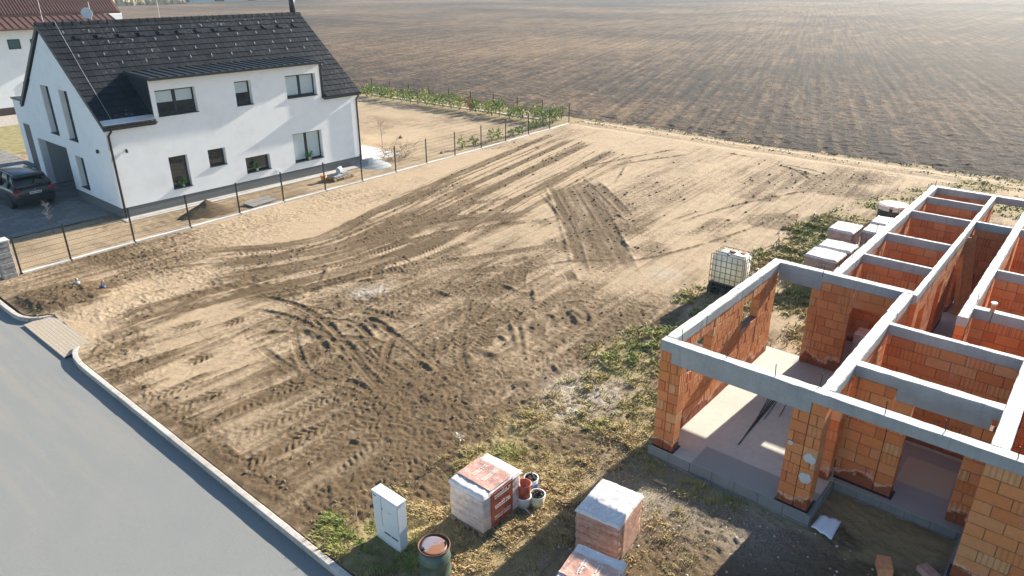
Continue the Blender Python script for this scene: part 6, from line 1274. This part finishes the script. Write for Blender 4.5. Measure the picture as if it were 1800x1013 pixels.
# ================================================================== GRASS, STONES, LITTER
def grass_blades(name, n, box, dens, hgt, label, seed, wid=0.006, col=None):
    r = np.random.default_rng(seed); u = r.uniform(box[0], box[1], n); v = r.uniform(box[2], box[3], n)
    i = np.clip(np.searchsorted(GU, u), 0, len(GU) - 1); j = np.clip(np.searchsorted(GV, v), 0, len(GV) - 1)
    tuft = fbm(u * 1.9, v * 1.9, 70, 3); clump = fbm(u * 5, v * 5, 71, 2)
    p = GG[j, i] * np.clip((clump - 0.36) * 3.2, 0.08, 1.3) * dens
    inside = ((u > 12.5) & (u < 30.5) & (v < 6.5) & ((v < 5.0) | (u < 19.1)))
    keep = (r.random(n) < p) & ~inside & (v < fence_v(u))
    u, v, i, j, tuft = u[keep], v[keep], i[keep], j[keep], tuft[keep]; n = len(u); z = GH[j, i] - 0.01
    h = hgt * (0.35 + 0.9 * r.random(n)) * (0.45 + 1.1 * sstep(tuft, 0.35, 0.7)); a = r.uniform(0, 2 * np.pi, n); ln = h * r.uniform(0.3, 1.3, n); w = wid * r.uniform(0.7, 1.6, n) * np.clip(u / 12, 1, 2.4)
    lx = np.cos(a) * ln - 0.35 * h; ly = np.sin(a) * ln; px_, py_ = -np.sin(a) * w, np.cos(a) * w
    P = np.empty((n, 5, 3), np.float32)
    P[:, 0] = np.stack([u - px_, v - py_, z], 1); P[:, 1] = np.stack([u + px_, v + py_, z], 1)
    P[:, 2] = np.stack([u + px_ * .8 + lx * .45, v + py_ * .8 + ly * .45, z + h * .72], 1); P[:, 3] = np.stack([u - px_ * .8 + lx * .45, v - py_ * .8 + ly * .45, z + h * .72], 1); P[:, 4] = np.stack([u + lx, v + ly, z + h * .95], 1)
    me = bpy.data.meshes.new(name); b = np.arange(n)[:, None] * 5; me.vertices.add(n * 5); me.vertices.foreach_set('co', P.ravel())
    lo = np.concatenate([b + np.array([0, 1, 2, 3]), b + np.array([3, 2, 4])], 1).ravel(); me.loops.add(len(lo)); me.loops.foreach_set('vertex_index', lo.astype(np.int32))
    st = (np.arange(n)[:, None] * 7 + np.array([0, 4])).ravel(); me.polygons.add(2 * n); me.polygons.foreach_set('loop_start', st.astype(np.int32)); me.polygons.foreach_set('loop_total', np.tile([4, 3], n).astype(np.int32))
    gr = fbm(u * 0.55, v * 0.55, 88, 3); g = np.clip(0.22 + 0.30 * sstep(u, 11.5, 15) + (gr - 0.5) * 1.7 + r.normal(0, 0.2, n), 0.0, 1.0); g = np.maximum(g, 0.85 * np.exp(-(((u - 6.5) / 0.9) ** 2)) * (v > 8)); at = me.attributes.new('green', 'FLOAT', 'FACE'); at.data.foreach_set('value', np.repeat(g, 2).astype(np.float32))
    me.materials.append(M_BLADE); me.update(calc_edges=True); o = bpy.data.objects.new(name, me); COL.objects.link(o); print(name, n)
    return tag(o, label, 'grass', None, 'stuff')
t = NT('grass_blade'); M_BLADE = t.fin(t.ramp(t.attr('green'), [(0.0, (0.46, 0.34, 0.18)), (0.35, (0.42, 0.34, 0.15)), (0.65, (0.30, 0.30, 0.09)), (1.0, (0.16, 0.24, 0.045))]), 0.7, 0, Specular_IOR_Level=0.2)
grass_blades('grass', 420000, (5.8, 13.0, 4.0, 13.5), 0.72, 0.075, 'rough tufted dry and green grass round the pallets and cabinet', 1)
grass_blades('tall_grass', 330000, (12.5, 34.0, 4.95, 14.0), 0.75, 0.12, 'tufted green and straw grass strip beside the new brick shell', 2, 0.008)
grass_blades('verge_grass', 200000, (30.0, 47.6, -7.0, 33.0), 0.7, 0.055, 'thin grass along the field track and behind the shell', 3, 0.012)
# stones and clods strewn over the churned soil
def strew(name, n, box, size, mat, label, cat, seed, dens):
    r = random.Random(seed); m = MB(); k = 0
    ico = [(0, 0, 1), (0.9, 0, 0.3), (0.28, 0.85, 0.3), (-0.72, 0.53, 0.3), (-0.72, -0.53, 0.3), (0.28, -0.85, 0.3), (0.7, 0.5, -0.3), (-0.27, 0.85, -0.3), (-0.9, 0, -0.3), (-0.27, -0.85, -0.3), (0.7, -0.5, -0.3)]
    fs = [(0, 1, 2), (0, 2, 3), (0, 3, 4), (0, 4, 5), (0, 5, 1), (1, 6, 2), (2, 7, 3), (3, 8, 4), (4, 9, 5), (5, 10, 1), (1, 10, 6), (2, 6, 7), (3, 7, 8), (4, 8, 9), (5, 9, 10)]
    while k < n:
        u = r.uniform(box[0], box[1]); v = r.uniform(box[2], box[3]); k += 1
        if r.random() > dens(u, v): continue
        s = size * (0.35 + r.random() ** 3 * 1.6); z = gz(u, v) + s * 0.2; q = [r.uniform(0.6, 1.3) for _ in ico]; a = r.uniform(0, 6.3); ca, sa = math.cos(a), math.sin(a); m.cur = r.uniform(0.01, 1)
        m.add([(u + s * w * (x * ca - y * sa) * 1.2, v + s * w * (x * sa + y * ca), z + s * w * zz * 0.7) for (x, y, zz), w in zip(ico, q)], fs)
    return tag(m.build(name, mat), label, cat, None, 'stuff')
def wetat(u, v):
    i = min(int(np.searchsorted(GU, u)), len(GU) - 1); j = min(int(np.searchsorted(GV, v)), len(GV) - 1); return float(GWET[j, i])
M_CLOD = soil_mat('clods', (0.17, 0.125, 0.08), (0.10, 0.07, 0.042))
strew('soil_clods', 5000, (5.9, 24, 7, 29), 0.030, M_CLOD, 'loose clods of earth strewn over the bare plot', 'soil', 3, lambda u, v: max(0, wetat(u, v) - 0.35) * (0.3 if v < grass_edge(u) else 1))
strew('far_clods', 7000, (24, 44, 10, 32), 0.045, M_CLOD, 'loose clods of earth over the far part of the plot', 'soil', 4, lambda u, v: max(0, wetat(u, v) - 0.4))
tl = NT('litter'); M_LIT = tl.fin(tl.ramp(tl.attr('tint'), [(0.0, (0.55, 0.55, 0.54)), (0.4, (0.45, 0.38, 0.30)), (0.6, (0.40, 0.15, 0.07)), (0.8, (0.62, 0.64, 0.66)), (1, (0.25, 0.22, 0.18))]), 0.8)
strew('rubble', 1500, (7.2, 12.5, -0.5, 8.2), 0.016, M_LIT, 'small brick chips, mortar crumbs and litter before the new walls', 'rubble', 6, lambda u, v: 0.75 if (v < 6.9) else 0.15)
# ================================================================== HAZE
hz = MB().box(-2850, 2850, -2850, 2850, -1.4, 24.0).build('haze', None); hz['kind'] = 'stuff'; hz['label'] = 'thin pale blue haze over the far field'; hz['category'] = 'haze'
hm = bpy.data.materials.new('haze_air'); hm.use_nodes = True; hn = hm.node_tree.nodes; hn.remove(hn['Principled BSDF'])
pv = hn.new('ShaderNodeVolumePrincipled'); pv.inputs['Color'].default_value = (0.45, 0.74, 1.0, 1); pv.inputs['Density'].default_value = 0.0003; pv.inputs['Anisotropy'].default_value = 0.2
hm.node_tree.links.new(pv.outputs['Volume'], hn['Material Output'].inputs['Volume']); hz.data.materials.append(hm)
